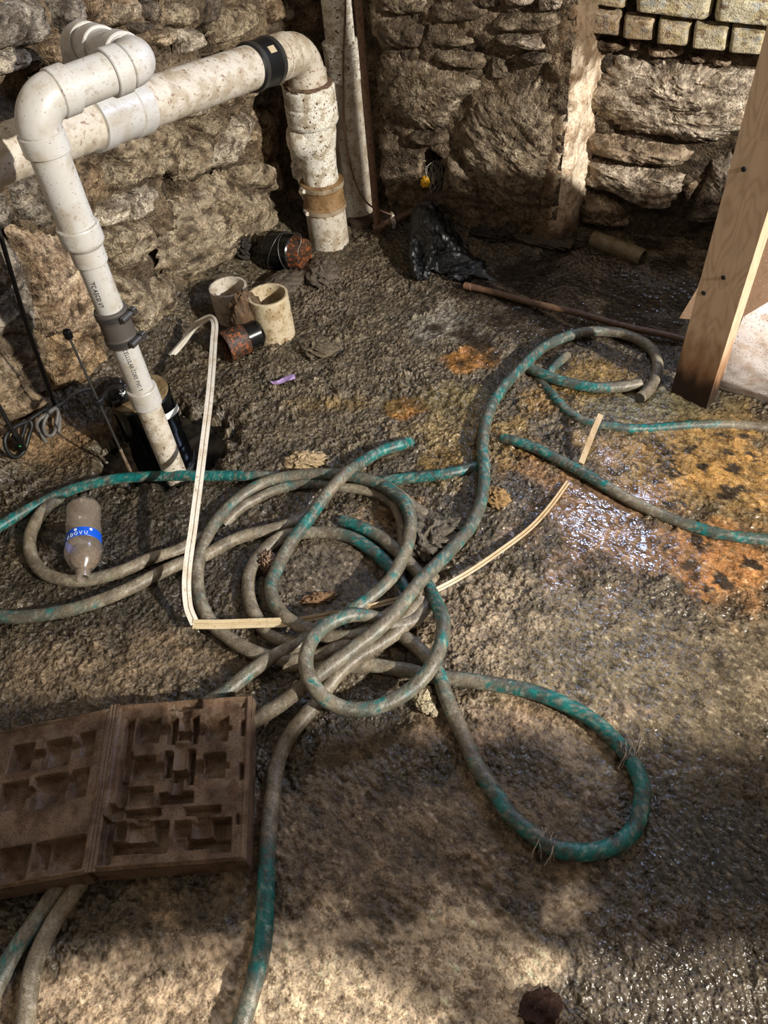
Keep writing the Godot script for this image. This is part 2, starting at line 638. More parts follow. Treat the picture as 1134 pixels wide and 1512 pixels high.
func floor_y(x: float, z: float) -> float:
	var a := clampf((x - FX) / FS, 0.0, FN - 1.01)
	var b := clampf((z - FZ) / FS, 0.0, FN - 1.01)
	var i := int(b)
	var j := int(a)
	var u := a - j
	var v := b - i
	return lerpf(lerpf(f_h[i * FN + j], f_h[i * FN + j + 1], u), lerpf(f_h[(i + 1) * FN + j], f_h[(i + 1) * FN + j + 1], u), v)

func ground(p: Vector3, lift := 0.0) -> Vector3:
	return Vector3(p.x, floor_y(p.x, p.z) + lift, p.z)

func make_floor():
	# patches of mud, dust, rust stain and wet, some darkened further for shade: x, z, half-widths, colour, strength, roughness, lumpiness, softness
	var mud := Color(0.325, 0.292, 0.242)
	var spots := [
		[0.0236, -1.4471, 0.5338, 0.4414, Color(0.39, 0.35, 0.285), 0.8, 0.5, 1.15, 0.6],
		[-0.5003, -1.0209, 0.365, 0.295, Color(0.225, 0.205, 0.175), 0.8, 0.5, 0.85, 0.6],
		[-0.0213, -0.3788, 0.4111, 0.1811, Color(0.43, 0.37, 0.30), 0.9, 0.75, 0.45, 0.5],
		[-0.5211, -0.7308, 0.2819, 0.0978, Color(0.44, 0.375, 0.295), 0.7, 0.7, 0.6, 0.6],
		[-0.1445, -0.2127, 0.4615, 0.0993, Color(0.76, 0.68, 0.575), 0.95, 0.85, 0.35, 0.35],
		[-0.4116, -0.2229, 0.2361, 0.0859, Color(0.62, 0.54, 0.45), 0.8, 0.85, 0.35, 0.4],
		[-0.0026, -0.2144, 0.1056, 0.0384, Color(0.68, 0.61, 0.51), 0.5, 0.85, 0.4, 0.8],
		[0.3417, -0.6223, 0.2854, 0.2466, Color(0.415, 0.375, 0.30), 0.9, 0.32, 0.28, 0.5],
		[0.5095, -0.5887, 0.1492, 0.1661, Color(0.40, 0.36, 0.295), 0.9, 0.3, 0.22, 0.5],
		[0.392, -0.3253, 0.1567, 0.122, Color(0.185, 0.178, 0.17), 0.9, 0.24, 0.35, 0.5],  # near-black wet patch, its colour also standing in for the foreground shade
		[0.3039, -0.1773, 0.143, 0.0999, Color(0.33, 0.30, 0.265), 0.9, 0.2, 0.8, 0.3],
		[0.1735, -0.7524, 0.1305, 0.1579, Color(0.56, 0.50, 0.42), 0.75, 0.55, 0.8, 0.7],
		[0.1679, -0.5405, 0.2017, 0.0691, Color(0.58, 0.49, 0.40), 0.75, 0.7, 0.45, 0.7],
		[0.2553, -0.5018, 0.0723, 0.0669, Color(0.62, 0.55, 0.46), 0.7, 0.6, 0.4, 0.8],
		[-0.1233, -0.8836, 0.1545, 0.1278, Color(0.34, 0.305, 0.26), 0.8, 0.7, 0.35, 0.5],
		[0.6155, -1.0574, 0.3057, 0.2176, Color(0.52, 0.43, 0.29), 0.85, 0.16, 0.3, 0.5],
		[0.7068, -1.0431, 0.1575, 0.1479, Color(0.64, 0.50, 0.30), 0.85, 0.16, 0.2, 0.7],
		[0.6236, -0.7954, 0.1412, 0.1342, Color(0.66, 0.47, 0.30), 0.9, 0.18, 0.22, 0.6],
		[0.8367, -0.9662, 0.1383, 0.1514, Color(0.58, 0.46, 0.29), 0.8, 0.18, 0.22, 0.7],
		[0.7782, -0.7587, 0.1144, 0.1413, Color(0.58, 0.44, 0.29), 0.8, 0.2, 0.25, 0.7],
		[0.6872, -0.5665, 0.1353, 0.1944, Color(0.40, 0.36, 0.295), 0.9, 0.3, 0.25, 0.5],
		[0.5508, -0.8696, 0.1348, 0.1334, Color(0.56, 0.40, 0.26), 0.7, 0.2, 0.2, 0.7],
		[0.4046, -0.9417, 0.1663, 0.2012, Color(0.45, 0.36, 0.29), 0.95, 0.13, 0.06, 0.5],
		[0.3073, -1.1059, 0.1107, 0.1188, Color(0.54, 0.40, 0.26), 0.75, 0.25, 0.8, 0.7],
		[0.1992, -1.2278, 0.1613, 0.1957, Color(0.49, 0.42, 0.28), 0.75, 0.3, 1.0, 0.7],
		[0.2483, -1.4907, 0.0777, 0.0581, Color(0.57, 0.40, 0.22), 0.95, 0.2, 0.4, 0.5],
		[0.0857, -1.3331, 0.0555, 0.056, Color(0.60, 0.40, 0.19), 0.95, 0.25, 0.6, 0.5],
		[0.1559, -1.3497, 0.1389, 0.0711, Color(0.40, 0.36, 0.25), 0.7, 0.2, 0.5, 0.6],
		[0.116, -1.1563, 0.0859, 0.0447, Color(0.44, 0.36, 0.21), 0.8, 0.25, 0.6, 0.6],
		[0.0311, -1.0239, 0.0952, 0.0544, Color(0.50, 0.38, 0.24), 0.7, 0.4, 0.8, 0.7],
		[0.5017, -1.3628, 0.1214, 0.1228, Color(0.49, 0.40, 0.24), 0.8, 0.22, 0.5, 0.6],
		[0.3758, -1.2886, 0.104, 0.0919, Color(0.55, 0.43, 0.25), 0.7, 0.35, 0.8, 0.7],
		[0.6067, -1.2493, 0.1874, 0.0798, Color(0.40, 0.38, 0.30), 0.8, 0.22, 0.3, 0.6],
		[0.2105, -1.6328, 0.1538, 0.0873, Color(0.47, 0.455, 0.42), 0.8, 0.3, 0.6, 0.6],
		[0.21, -1.6932, 0.0786, 0.0666, Color(0.66, 0.64, 0.60), 0.7, 0.6, 0.8, 0.8],
		[0.5684, -1.6849, 0.3916, 0.2636, Color(0.22, 0.195, 0.17), 0.95, 0.16, 0.2, 0.35],  # dark wet floor, colour deepened to paint in the shade behind the post
		[-0.1235, -1.3734, 0.111, 0.0526, Color(0.55, 0.44, 0.25), 0.6, 0.5, 1.0, 0.8],
		[-0.0561, -1.8419, 0.168, 0.1993, Color(0.41, 0.365, 0.31), 0.8, 0.6, 1.2, 0.6],
		[0.2747, -1.0486, 0.0744, 0.0639, Color(0.23, 0.225, 0.22), 0.75, 0.3, 0.7, 0.7],
		[-0.7624, -1.351, 0.1798, 0.1084, Color(0.50, 0.40, 0.28), 0.8, 0.7, 0.6, 0.6],
		[-0.4526, -1.2898, 0.1174, 0.1016, Color(0.13, 0.125, 0.12), 0.95, 0.12, 0.3, 0.3],
		[0.1062, -0.7051, 0.0698, 0.1499, Color(0.50, 0.44, 0.37), 0.6, 0.7, 1.0, 0.7],
	]
	var n2 := FN * FN
	f_h.resize(n2)
	var rough := PackedFloat32Array()
	var amp := PackedFloat32Array()
	var col := PackedColorArray()
	rough.resize(n2); amp.resize(n2); col.resize(n2)
	rough.fill(0.4); amp.fill(0.9); col.fill(mud)
	var warp := noise(41, 7.0, 4)
	var wimg := PackedFloat32Array()
	wimg.resize(n2)
	for i in FN:
		for j in FN:
			wimg[i * FN + j] = warp.get_noise_2d(FX + j * FS, FZ + i * FS)
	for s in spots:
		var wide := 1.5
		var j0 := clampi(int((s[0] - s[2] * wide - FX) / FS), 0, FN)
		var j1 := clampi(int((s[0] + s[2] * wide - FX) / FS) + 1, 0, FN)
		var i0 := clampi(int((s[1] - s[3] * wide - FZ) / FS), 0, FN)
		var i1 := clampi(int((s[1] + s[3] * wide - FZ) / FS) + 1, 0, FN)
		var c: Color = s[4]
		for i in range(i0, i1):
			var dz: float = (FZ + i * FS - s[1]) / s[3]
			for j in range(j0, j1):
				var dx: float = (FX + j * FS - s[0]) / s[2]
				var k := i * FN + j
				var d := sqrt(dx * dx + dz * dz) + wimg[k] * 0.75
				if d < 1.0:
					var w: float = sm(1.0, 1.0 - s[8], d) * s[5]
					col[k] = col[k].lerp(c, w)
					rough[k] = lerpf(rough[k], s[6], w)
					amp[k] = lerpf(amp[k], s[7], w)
	var flake := noise(43, 16.0, 4)
	var grit := noise(44, 75.0, 2)
	var pebble := noise(45, 130.0, 1)
	var p := PackedVector3Array()
	var uv := PackedVector2Array()
	var uv2 := PackedVector2Array()
	p.resize(n2); uv.resize(n2); uv2.resize(n2)
	var rb := PackedByteArray()
	rb.resize(n2)
	for i in FN:
		var z := FZ + i * FS
		for j in FN:
			var x := FX + j * FS
			var k := i * FN + j
			var a := amp[k]
			var l := n_lump.get_noise_2d(x, z)
			var f := n_fine.get_noise_2d(x, z)
			var g := grit.get_noise_2d(x, z)
			var h := n_big.get_noise_2d(x, z) * 0.006 + a * (0.55 + 0.9 * sm(-0.3, 0.4, n_col.get_noise_2d(x * 0.7, z * 0.7))) * (l * 0.009 + f * 0.004 + g * 0.005) + g * 0.0012
			# mud heaped against the walls
			var lw := (Vector3(x, 0, z) - LEFT_O).dot(LEFT_N)
			var bw := (Vector3(x, 0, z) - BACK_O).dot(BACK_N)
			h += 0.05 * (1.0 - sm(-0.02, 0.13, lw)) + 0.02 * (1.0 - sm(-0.02, 0.10, bw))
			# the sump pit
			var pd := Vector2((x + 0.47) / 0.15, (z + 1.30) / 0.12).length()
			h -= 0.045 * (1.0 - sm(0.75, 1.15, pd + l * 0.3))
			f_h[k] = h
			p[k] = Vector3(x, h, z)
			uv[k] = Vector2(float(j) / (FN - 1), float(i) / (FN - 1))
			uv2[k] = Vector2(x, z)
			var c := col[k]
			var t := 1.14 + 0.42 * l + 0.30 * g + 0.14 * f * a
			var rr := rough[k]
			# black flakes on the smooth stained concrete at the right
			var zone := sm(0.35, 0.6, x) * sm(-1.25, -1.1, z) * (1.0 - sm(-0.75, -0.55, z)) * (1.0 - sm(0.3, 0.6, a))
			var fl := flake.get_noise_2d(x, z)
			if zone > 0.0:
				c = c.lerp(Color(0.17, 0.15, 0.135), sm(0.20, 0.27, fl) * zone * 0.9)
				c = c.lerp(Color(0.66, 0.50, 0.32), sm(0.2, 0.4, -fl) * zone * 0.3)
			# pale aggregate specks
			var pb := pebble.get_noise_2d(x, z)
			c = c.lerp(Color(0.86, 0.81, 0.72), sm(0.50, 0.68, pb) * (1.0 - sm(0.3, 0.9, a)) * 0.4 * sm(-1.35, -0.9, z))
			c = Color(c.r * t, c.g * t, c.b * t)
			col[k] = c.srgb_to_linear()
			rb[k] = clampi(int((rr + g * 0.12 - fl * 0.14) * 255.0), 12, 255)
	var rim := Image.create_from_data(FN, FN, false, Image.FORMAT_L8, rb)
	var m := mat("mud", Color.WHITE, 1.0, 0.5)
	m.vertex_color_use_as_albedo = true
	m.roughness_texture = itex(rim)
	m.roughness_texture_channel = BaseMaterial3D.TEXTURE_CHANNEL_RED
	var hb := noise(51, 0.10, 5).get_image(2048, 2048)
	hb.convert(Image.FORMAT_L8)
	var hd := hb.get_data()
	var ab := PackedByteArray()
	ab.resize(n2)
	for k in n2:
		ab[k] = clampi(int(amp[k] * 170.0), 0, 255)
	var ai := Image.create_from_data(FN, FN, false, Image.FORMAT_L8, ab)
	ai.resize(2048, 2048, Image.INTERPOLATE_BILINEAR)
	var ad := ai.get_data()
	for k in hd.size():
		hd[k] = 128 + ((hd[k] - 128) * (ad[k] + 9)) / 210
	hb = Image.create_from_data(2048, 2048, false, Image.FORMAT_L8, hd)
	m.heightmap_enabled = true
	m.heightmap_texture = itex(hb)
	m.heightmap_scale = 0.9
	m.detail_enabled = true
	m.detail_blend_mode = BaseMaterial3D.BLEND_MODE_MUL
	m.detail_uv_layer = BaseMaterial3D.DETAIL_UV_2
	m.uv2_scale = Vector3(1, 1, 1) / 0.62
	m.detail_albedo = itex(lay(1024, Color(0.90, 0.89, 0.87), [
		[SI, 24, 5, FB, 0.48, 0.68, Color(0.58, 0.55, 0.51), 0.8],
		[SI, 60, 3, RI, 0.86, 0.98, Color(0.34, 0.31, 0.28), 0.6],
		[SI, 110, 2, FB, 0.60, 0.76, Color(1, 0.99, 0.96), 0.9],
		[SI, 150, 2, FB, 0.62, 0.82, Color(0.3, 0.27, 0.25), 0.55],
		[SI, 230, 1, FB, 0.78, 0.9, Color(1, 1, 1), 0.9]], 400))
	var fl_root := struct("floor", "muddy wet concrete basement floor with rust orange stains", "floor")
	var g1 := geo()
	# rows run along z, columns along x: z cross x is up
	grid(g1, FN, FN, p, false, false, col, uv, uv2)
	obj("mud_surface", g1, m, fl_root)
	var g2 := geo()
	var fx1 := FX + FS * (FN - 1)
	var fz1 := FZ + FS * (FN - 1)
	var dirt := Color(0.36, 0.31, 0.25).srgb_to_linear()
	for q in [[-4.4, FX, -3.4, 2.9], [fx1, 4.7, -3.4, 2.9], [FX, fx1, fz1, 2.9], [FX, fx1, -3.4, FZ]]:
		quad(g2, Vector3(q[0], 0, q[2]), Vector3(q[1], 0, q[2]), Vector3(q[1], 0, q[3]), Vector3(q[0], 0, q[3]), Vector3.UP, dirt)
	quad(g2, Vector3(-4.4, -0.2, -3.4), Vector3(4.7, -0.2, -3.4), Vector3(4.7, -0.2, 2.9), Vector3(-4.4, -0.2, 2.9), Vector3.DOWN, dirt)
	obj("slab", g2, M.shell, fl_root)
	# standing water round the pump
	var gw := geo()
	var rim_pts := PackedVector3Array()
	for k in 40:
		var a := TAU * k / 40.0
		rim_pts.append(Vector3(-0.47 + 0.165 * cos(a), -0.021, -1.30 - 0.135 * sin(a)))
	tri_poly(gw, rim_pts, Vector3.UP)
	tag(obj("sump_water", gw, M.pit_water), "black standing water in the pit around the sump pump", "water")

# ---------------------------------------------------------------- walls

func wall_field(par: Node3D, called: String, o: Vector3, d: Vector3, n: Vector3, u0: float, u1: float, v1: float, col: Color, amp: float, hole = null, m: Material = null, off := 0.002):
	var st := 0.009
	var cols := int((u1 - u0) / st) + 1
	var rows := int((v1 + 0.07) / st) + 1
	var p := PackedVector3Array()
	var cs := PackedColorArray()
	for i in rows:
		var v := -0.07 + i * st
		for j in cols:
			var u := u0 + j * st
			var b := n_rock.get_noise_2d(u * 0.6 + 3.0, v * 0.6)
			var r := n_ridge.get_noise_2d(u, v + 5.0)
			var h := off + flake(amp * b * 0.9, 0.008) + amp * r * 0.3
			if hole:
				for k in hole:
					var dd := Vector2((u - k[0]) / k[2], (v - k[1]) / k[3]).length() + b * 0.35
					if dd < 1.2:
						h -= k[4] * (1.0 - sm(0.6, 1.1, dd))
			p.append(o + d * u + Vector3.UP * v + n * h)
			var t := 1.0 + 0.55 * n_col.get_noise_2d(u + 9.0, v) + 0.25 * r
			cs.append(Color(col.r * t, col.g * t, col.b * t).srgb_to_linear())
	var g := geo()
	grid(g, rows, cols, p, false, true, cs)
	obj(called, g, m if m else M.mortar, par)

func wall_core(par: Node3D, o: Vector3, d: Vector3, n: Vector3, u0: float, u1: float, low_gap: float):
	var bx := BoxMesh.new()
	bx.size = Vector3(u1 - u0, 2.3, 0.3)
	var c := obj("wall_core", bx, M.shell, par)
	c.transform = Transform3D(Basis(d, Vector3.UP, n), o + d * (u0 + u1) / 2.0 + Vector3.UP * 1.05 - n * (0.15 + low_gap))

func flake(h: float, step: float) -> float:   # ledges like split stone
	var k := h / step
	var f := floorf(k)
	return lerpf(h, step * (f + sm(0.5, 0.95, k - f)), 0.75)

func stone(par: Node3D, called: String, o: Vector3, d: Vector3, n: Vector3, mm: Array, depth: float, col: Color, sd: int, rough := 1.0, ang := 0.35, off := 0.0, m: Material = null, keep_shape := false):
	var poly := PackedVector2Array()
	for k in range(0, mm.size(), 2):
		poly.append(Vector2(mm[k], mm[k + 1]) * 0.001)
	var c := Vector2.ZERO
	var area := 0.0
	var per := 0.0
	for k in poly.size():
		var a := poly[k]
		var b := poly[(k + 1) % poly.size()]
		var w := a.cross(b)
		area += w
		c += (a + b) * w
		per += a.distance_to(b)
	c /= 3.0 * area
	var nt := clampi(int(per / 0.005), 44, 200)
	var nr := clampi(int(per / TAU / 0.005), 10, 36)
	var rad := PackedFloat32Array()
	rad.resize(nt)
	for k in nt:
		var dir := Vector2.from_angle(TAU * k / nt)
		var best := 0.0
		for e in poly.size():
			var hit = Geometry2D.segment_intersects_segment(c, c + dir * 3.0, poly[e], poly[(e + 1) % poly.size()])
			if hit != null:
				best = maxf(best, c.distance_to(hit))
		rad[k] = best if best > 0.0 else 0.02
	var ragged := PackedFloat32Array()
	ragged.resize(nt)
	if not keep_shape:
		for pass_n in 2:
			var r2 := rad.duplicate()
			for k in nt:
				r2[k] = (rad[(k + nt - 1) % nt] + 2.0 * rad[k] + rad[(k + 1) % nt]) / 4.0
			rad = r2
		for k in nt:
			var q := c + Vector2.from_angle(TAU * k / nt) * rad[k]
			ragged[k] = 0.17 * n_ridge.get_noise_2d(q.x * 1.3 + sd, q.y * 1.3)
	var p := PackedVector3Array()
	var cs := PackedColorArray()
	var lay_dir := Vector2.from_angle(ang)
	var tilt := Vector2(sin(sd * 2.3), cos(sd * 1.7)) * 0.10 * rough
	var pale := col.lerp(Color(0.88, 0.84, 0.77), 0.6)
	var dark := Color(col.r * 0.5, col.g * 0.47, col.b * 0.44)
	for i in nr + 1:
		var t := pow(float(i) / nr, 0.85)
		for k in nt:
			var q := c + Vector2.from_angle(TAU * k / nt) * rad[k] * maxf(t, 0.001) * (1.0 + ragged[k] * pow(t, 4.0))
			var along := q.dot(lay_dir)
			var across := q.dot(Vector2(-lay_dir.y, lay_dir.x))
			var b := n_rock.get_noise_2d(along * 0.55 + sd * 7.1, across * 1.1)
			var r := n_ridge.get_noise_2d(along * 0.5 + sd * 3.0, across * 1.5)
			var face := 1.0 - pow(t, 14.0 if keep_shape else 4.5)
			var h := off + 0.002 + depth * (1.0 if keep_shape else 0.8) * face - 0.018 * pow(t, 24.0 if keep_shape else 6.0) + (flake(b * 0.018, 0.0075) + r * 0.004) * rough * (0.35 + 0.65 * face) + (q - c).dot(tilt) * face
			p.append(o + d * q.x + Vector3.UP * q.y + n * h)
			var e := n_col.get_noise_2d(along * 0.8 + sd, across * 1.6)
			var s := n_col.get_noise_2d(along * 1.7 - sd, across * 2.6 + 4.0)
			var cc := col.lerp(pale, sm(0.0, 0.5, e) * 0.75).lerp(dark, sm(0.02, 0.45, s) * 0.8 * minf(rough, 1.0))
			var tt := 1.0 + 0.22 * r
			cs.append(Color(cc.r * tt, cc.g * tt, cc.b * tt).srgb_to_linear())
	var g := geo()
	grid(g, nr + 1, nt, p, true, false, cs)
	return obj(called, g, m if m else M.stone, par)

func make_left_wall():
	var w := struct("wall_left", "rubble stone wall of beige and grey stones behind the white pipes", "wall")
	var holes := []
	for q in [[-401, 296], [-226, 256], [-494, 179], [-504, 137], [-659, 404], [-863, 411], [-663, 310], [-320, 663], [-283, 589], [-605, 625], [-576, 29], [-126, 326], [-167, 554]]:
		holes.append([q[0] * 0.001, q[1] * 0.001, 0.024, 0.034, 0.09])
	var recess := [-686, 615]
	holes.append([recess[0] * 0.001, recess[1] * 0.001, 0.10, 0.05, 0.07])
	wall_field(w, "mortar", LEFT_O, LEFT_D, LEFT_N, -1.75, 0.22, 1.0, Color(0.50, 0.445, 0.375), 0.03, holes, null, -0.006)
	wall_core(w, LEFT_O, LEFT_D, LEFT_N, -6.4, 0.45, 0.13)
	var warm := Color(0.70, 0.645, 0.56)
	var grey := Color(0.60, 0.575, 0.545)
	var pale := Color(0.82, 0.78, 0.72)
	var dark := Color(0.44, 0.40, 0.36)
	var brown := Color(0.60, 0.52, 0.425)
	var list := [
		[[-316, 649, -233, 648, -174, 625, -185, 597, -245, 602, -312, 629], 0.03, warm],
		[[-251, 604, -179, 577, -186, 549, -247, 547, -271, 555], 0.035, pale],
		[[-380, 630, -326, 626, -257, 606, -274, 580, -320, 582, -366, 607], 0.03, brown],
		[[-154, 642, -82, 623, -113, 580, -177, 582], 0.015, dark],
		[[-90, 602, 47, 573, 49, 526, -54, 530, -150, 538, -151, 555], 0.035, warm],
		[[61, 590, 121, 570, 130, 512, 71, 515], 0.03, brown],
		[[153, 562, 194, 551, 181, 488, 145, 503], 0.03, pale],
		[[-327, 470, -227, 452, -196, 415, -209, 401, -310, 425, -340, 454], 0.03, pale],
		[[-202, 439, -93, 419, -88, 385, -164, 396], 0.03, brown],
		[[-305, 419, -182, 391, -178, 357, -230, 344, -264, 376], 0.025, warm],
		[[-233, 335, -180, 353, -104, 362, -58, 335, -84, 296, -181, 259, -240, 275, -251, 309], 0.04, pale],
		[[-373, 341, -331, 375, -241, 357, -250, 313, -269, 282, -333, 275, -376, 299], 0.04, warm],
		[[-517, 479, -360, 440, -270, 378, -337, 377, -378, 348, -453, 334, -526, 379, -556, 448], 0.045, warm],
		[[-54, 363, 23, 330, 30, 261, 7, 185, -60, 208, -87, 287], 0.03, brown],
		[[-77, 418, -31, 407, -38, 386, -71, 386], 0.03, warm],
		[[-22, 409, 44, 400, 21, 351, -47, 356], 0.02, dark],
		[[-409, 709, -351, 694, -372, 661, -416, 655, -445, 667], 0.02, brown],
		[[-357, 681, -290, 667, -294, 642, -333, 639, -367, 659], 0.02, dark],
		[[-399, 253, -355, 267, -269, 262, -186, 237, -178, 196, -88, 141, -38, 118, -10, 38, 18, -18, -121, 35, -164, -22, -243, 51, -287, 13, -377, 52, -439, 57, -495, 118, -476, 192, -431, 224], 0.05, warm],
		[[-138, 248, 11, 199, 3, 99, -57, 134, -169, 199, -178, 238], 0.03, warm],
		[[-589, 350, -476, 335, -439, 324, -467, 302, -546, 284, -611, 304], 0.045, pale],
		[[-668, 308, -603, 308, -526, 287, -497, 229, -502, 205, -550, 194, -573, 170, -652, 205, -671, 259], 0.055, warm],
		[[-669, 203, -595, 147, -492, 99, -503, 32, -538, -19, -595, -25, -674, 27, -671, 114], 0.05, warm],
		[[-861, 398, -825, 413, -772, 364, -752, 346, -747, 308, -725, 237, -688, 153, -711, 54, -900, 178, -885, 253, -859, 336], 0.045, Color(0.74, 0.655, 0.56)],
		[[-905, 449, -875, 413, -873, 367, -870, 323, -888, 251, -910, 185, -1017, 255], 0.035, grey],
		[[-831, 490, -800, 500, -755, 484, -758, 418, -757, 364, -786, 375, -828, 425, -835, 461], 0.03, grey],
		[[-874, 496, -834, 485, -836, 458, -831, 420, -872, 418, -899, 453], 0.025, grey],
		[[-678, 461, -649, 470, -595, 436, -601, 390, -638, 369, -661, 344, -672, 385], 0.02, brown],
		[[-621, 361, -581, 354, -484, 342, -453, 332, -530, 291, -601, 311, -657, 310, -660, 336], 0.04, pale],
		[[-579, 437, -499, 411, -408, 381, -414, 352, -480, 352, -585, 368, -592, 398], 0.04, warm],
		[[-717, 772, -652, 771, -584, 741, -589, 708, -590, 690, -644, 687, -753, 710], 0.03, grey],
		[[-570, 752, -485, 730, -507, 696, -533, 678, -575, 680, -581, 700, -582, 722], 0.035, grey],
		[[-485, 728, -419, 710, -433, 686, -462, 678, -492, 672, -503, 695], 0.025, brown],
		[[-422, 700, -349, 689, -373, 658, -418, 654, -467, 668, -443, 681], 0.03, warm],
		[[-753, 709, -694, 696, -658, 689, -668, 662, -709, 662, -776, 670], 0.04, pale],
		[[-632, 688, -582, 683, -576, 661, -595, 624, -620, 641], 0.02, brown],
		[[-398, 656, -299, 631, -377, 627, -396, 638], 0.025, dark],
		[[-868, 201, -804, 199, -804, 122, -758, 65, -750, 3, -778, -21, -859, 13, -921, 31, -944, 34, -908, 131], 0.035, Color(0.69, 0.59, 0.465)],
		[[-1026, 236, -981, 189, -996, 114, -948, 28, -1028, 39, -1074, 62, -1094, 119], 0.04, Color(0.62, 0.55, 0.455)],
		[[-682, 14, -653, -25, -597, -38, -579, -85, -636, -98, -676, -64], 0.02, dark],
		[[-1112, 88, -1076, 59, -1030, 35, -980, 5, -1014, -32, -1109, 1, -1145, 32], 0.03, Color(0.64, 0.55, 0.43)],
		[[-652, 515, -611, 505, -550, 497, -492, 485, -498, 471, -541, 454, -604, 463, -648, 487], 0.03, brown],
		[[-521, 41, -438, 28, -356, 26, -333, -26, -430, -30, -510, -26], 0.02, dark],
	]
	var k := 0
	for s in list:
		k += 1
		stone(w, "stone", LEFT_O, LEFT_D, LEFT_N, s[0], s[1], s[2], k, 1.15, 0.5 + 0.4 * sin(k * 1.9))

func make_back_wall():
	var w := struct("wall_back", "dark brown stone wall with a hole near the corner behind the bag", "wall")
	# the cavity lies low beside the corner
	var hole_at: Vector3 = Vector3(0.2428, 0.1667, -2.1292)
	var hu := (hole_at - BACK_O).dot(BACK_D)
	wall_field(w, "mortar", BACK_O, BACK_D, BACK_N, -0.84, 0.0, 1.0, Color(0.52, 0.465, 0.40), 0.022, [[hu, hole_at.y, 0.034, 0.065, 0.15], [-0.625, 0.5, 0.085, 3.0, 0.06]], null, 0.005)
	wall_core(w, BACK_O, BACK_D, BACK_N, -1.1, -0.02, 0.19)
	var br := Color(0.60, 0.545, 0.475)
	var pl := Color(0.72, 0.67, 0.62)
	var dk := Color(0.47, 0.42, 0.36)
	var list := [
		[[-523, 450, -465, 460, -387, 464, -323, 436, -228, 433, -220, 417, -228, 398, -281, 365, -314, 318, -326, 287, -425, 268, -483, 290, -541, 321], 0.035, br],
		[[-270, 368, -228, 389, -176, 404, -103, 439, -43, 442, -24, 371, -28, 231, -37, 123, -163, 81, -221, 102, -240, 164, -298, 222, -314, 294], 0.04, br],
		[[-220, 521, -157, 529, -86, 533, -56, 509, -84, 500, -156, 507, -210, 512], 0.04, pl],
		[[-212, 563, -104, 580, -41, 588, -29, 558, -64, 539, -152, 532, -221, 529], 0.03, br],
		[[-101, 604, -49, 622, -23, 609, -41, 586, -94, 575], 0.03, pl],
		[[-195, 619, -107, 625, -104, 589, -174, 582], 0.035, pl],
		[[-370, 504, -286, 515, -230, 504, -281, 489, -370, 487], 0.03, br],
		[[-527, 585, -382, 595, -381, 552, -465, 541, -525, 549], 0.03, br],
		[[-373, 575, -261, 585, -202, 574, -231, 548, -322, 537, -379, 536], 0.025, dk],
		[[-382, 475, -219, 481, -218, 441, -307, 440, -371, 457], 0.025, br],
		[[-212, 481, -159, 470, -162, 424, -208, 423], 0.015, dk],
		[[-150, 488, -55, 497, -40, 483, -95, 469, -139, 466], 0.03, dk],
		[[-543, 240, -455, 261, -402, 251, -408, 188, -423, 131, -531, 83, -561, 112], 0.02, dk],
		[[-532, 532, -465, 537, -385, 523, -387, 472, -471, 464, -533, 462], 0.025, dk],
		[[-455, 269, -314, 282, -300, 264, -349, 246, -445, 239], 0.04, dk],
		[[-338, 230, -309, 240, -245, 157, -227, 96, -292, 100, -328, 148], 0.03, br],
		[[-213, 600, -194, 605, -184, 581, -232, 572, -261, 589], 0.02, dk],
	]
	var k := 0
	for s in list:
		k += 1
		stone(w, "stone", BACK_O, BACK_D, BACK_N, s[0], s[1], s[2], 60 + k, 0.6, -0.15 + 0.5 * sin(k * 2.1))
	# plastered reveal between the back wall and the niche
	var t := struct("trim_1", "pale plastered corner strip between the back wall and the niche", "plaster corner")
	var plan := [Vector2(-0.07, 0.0), Vector2(-0.045, 0.006), Vector2(-0.02, 0.006), Vector2(-0.004, -0.002), Vector2(0.003, -0.018), Vector2(0.007, -0.05), Vector2(0.010, -0.09), Vector2(0.014, -0.13), Vector2(0.03, -0.15), Vector2(0.06, -0.16)]
	var path := []
	for q in plan:
		path.append(BACK_O + BACK_D * q.x + BACK_N * q.y)
	var line := curve(path, 0.006)
	var rows := 120
	var p := PackedVector3Array()
	var cs := PackedColorArray()
	for i in rows:
		var v := -0.05 + i * 0.0088
		for j in line.size():
			var f := float(j) / line.size()
			var b := n_rock.get_noise_2d(f * 0.25 + 31.0, v)
			var r := n_ridge.get_noise_2d(f * 0.3 + 8.0, v)
			var q := line[j] + (BACK_N * 0.5 + BACK_D) * (b * 0.010 + r * 0.004) + Vector3.UP * v
			p.append(q)
			var white := sm(0.03, 0.10, v) * (1.0 - sm(0.40, 0.50, v + b * 0.1)) * sm(0.20, 0.30, f + b * 0.12)
			var c := Color(0.45, 0.39, 0.32).lerp(Color(0.93, 0.88, 0.81), white)
			c = c.lerp(Color(0.5, 0.40, 0.3), sm(0.15, 0.6, b + r * 0.5) * 0.5)
			cs.append(c.srgb_to_linear())
	var g := geo()
	grid(g, rows, line.size(), p, false, true, cs)
	obj("plaster_strip", g, M.plaster, t)

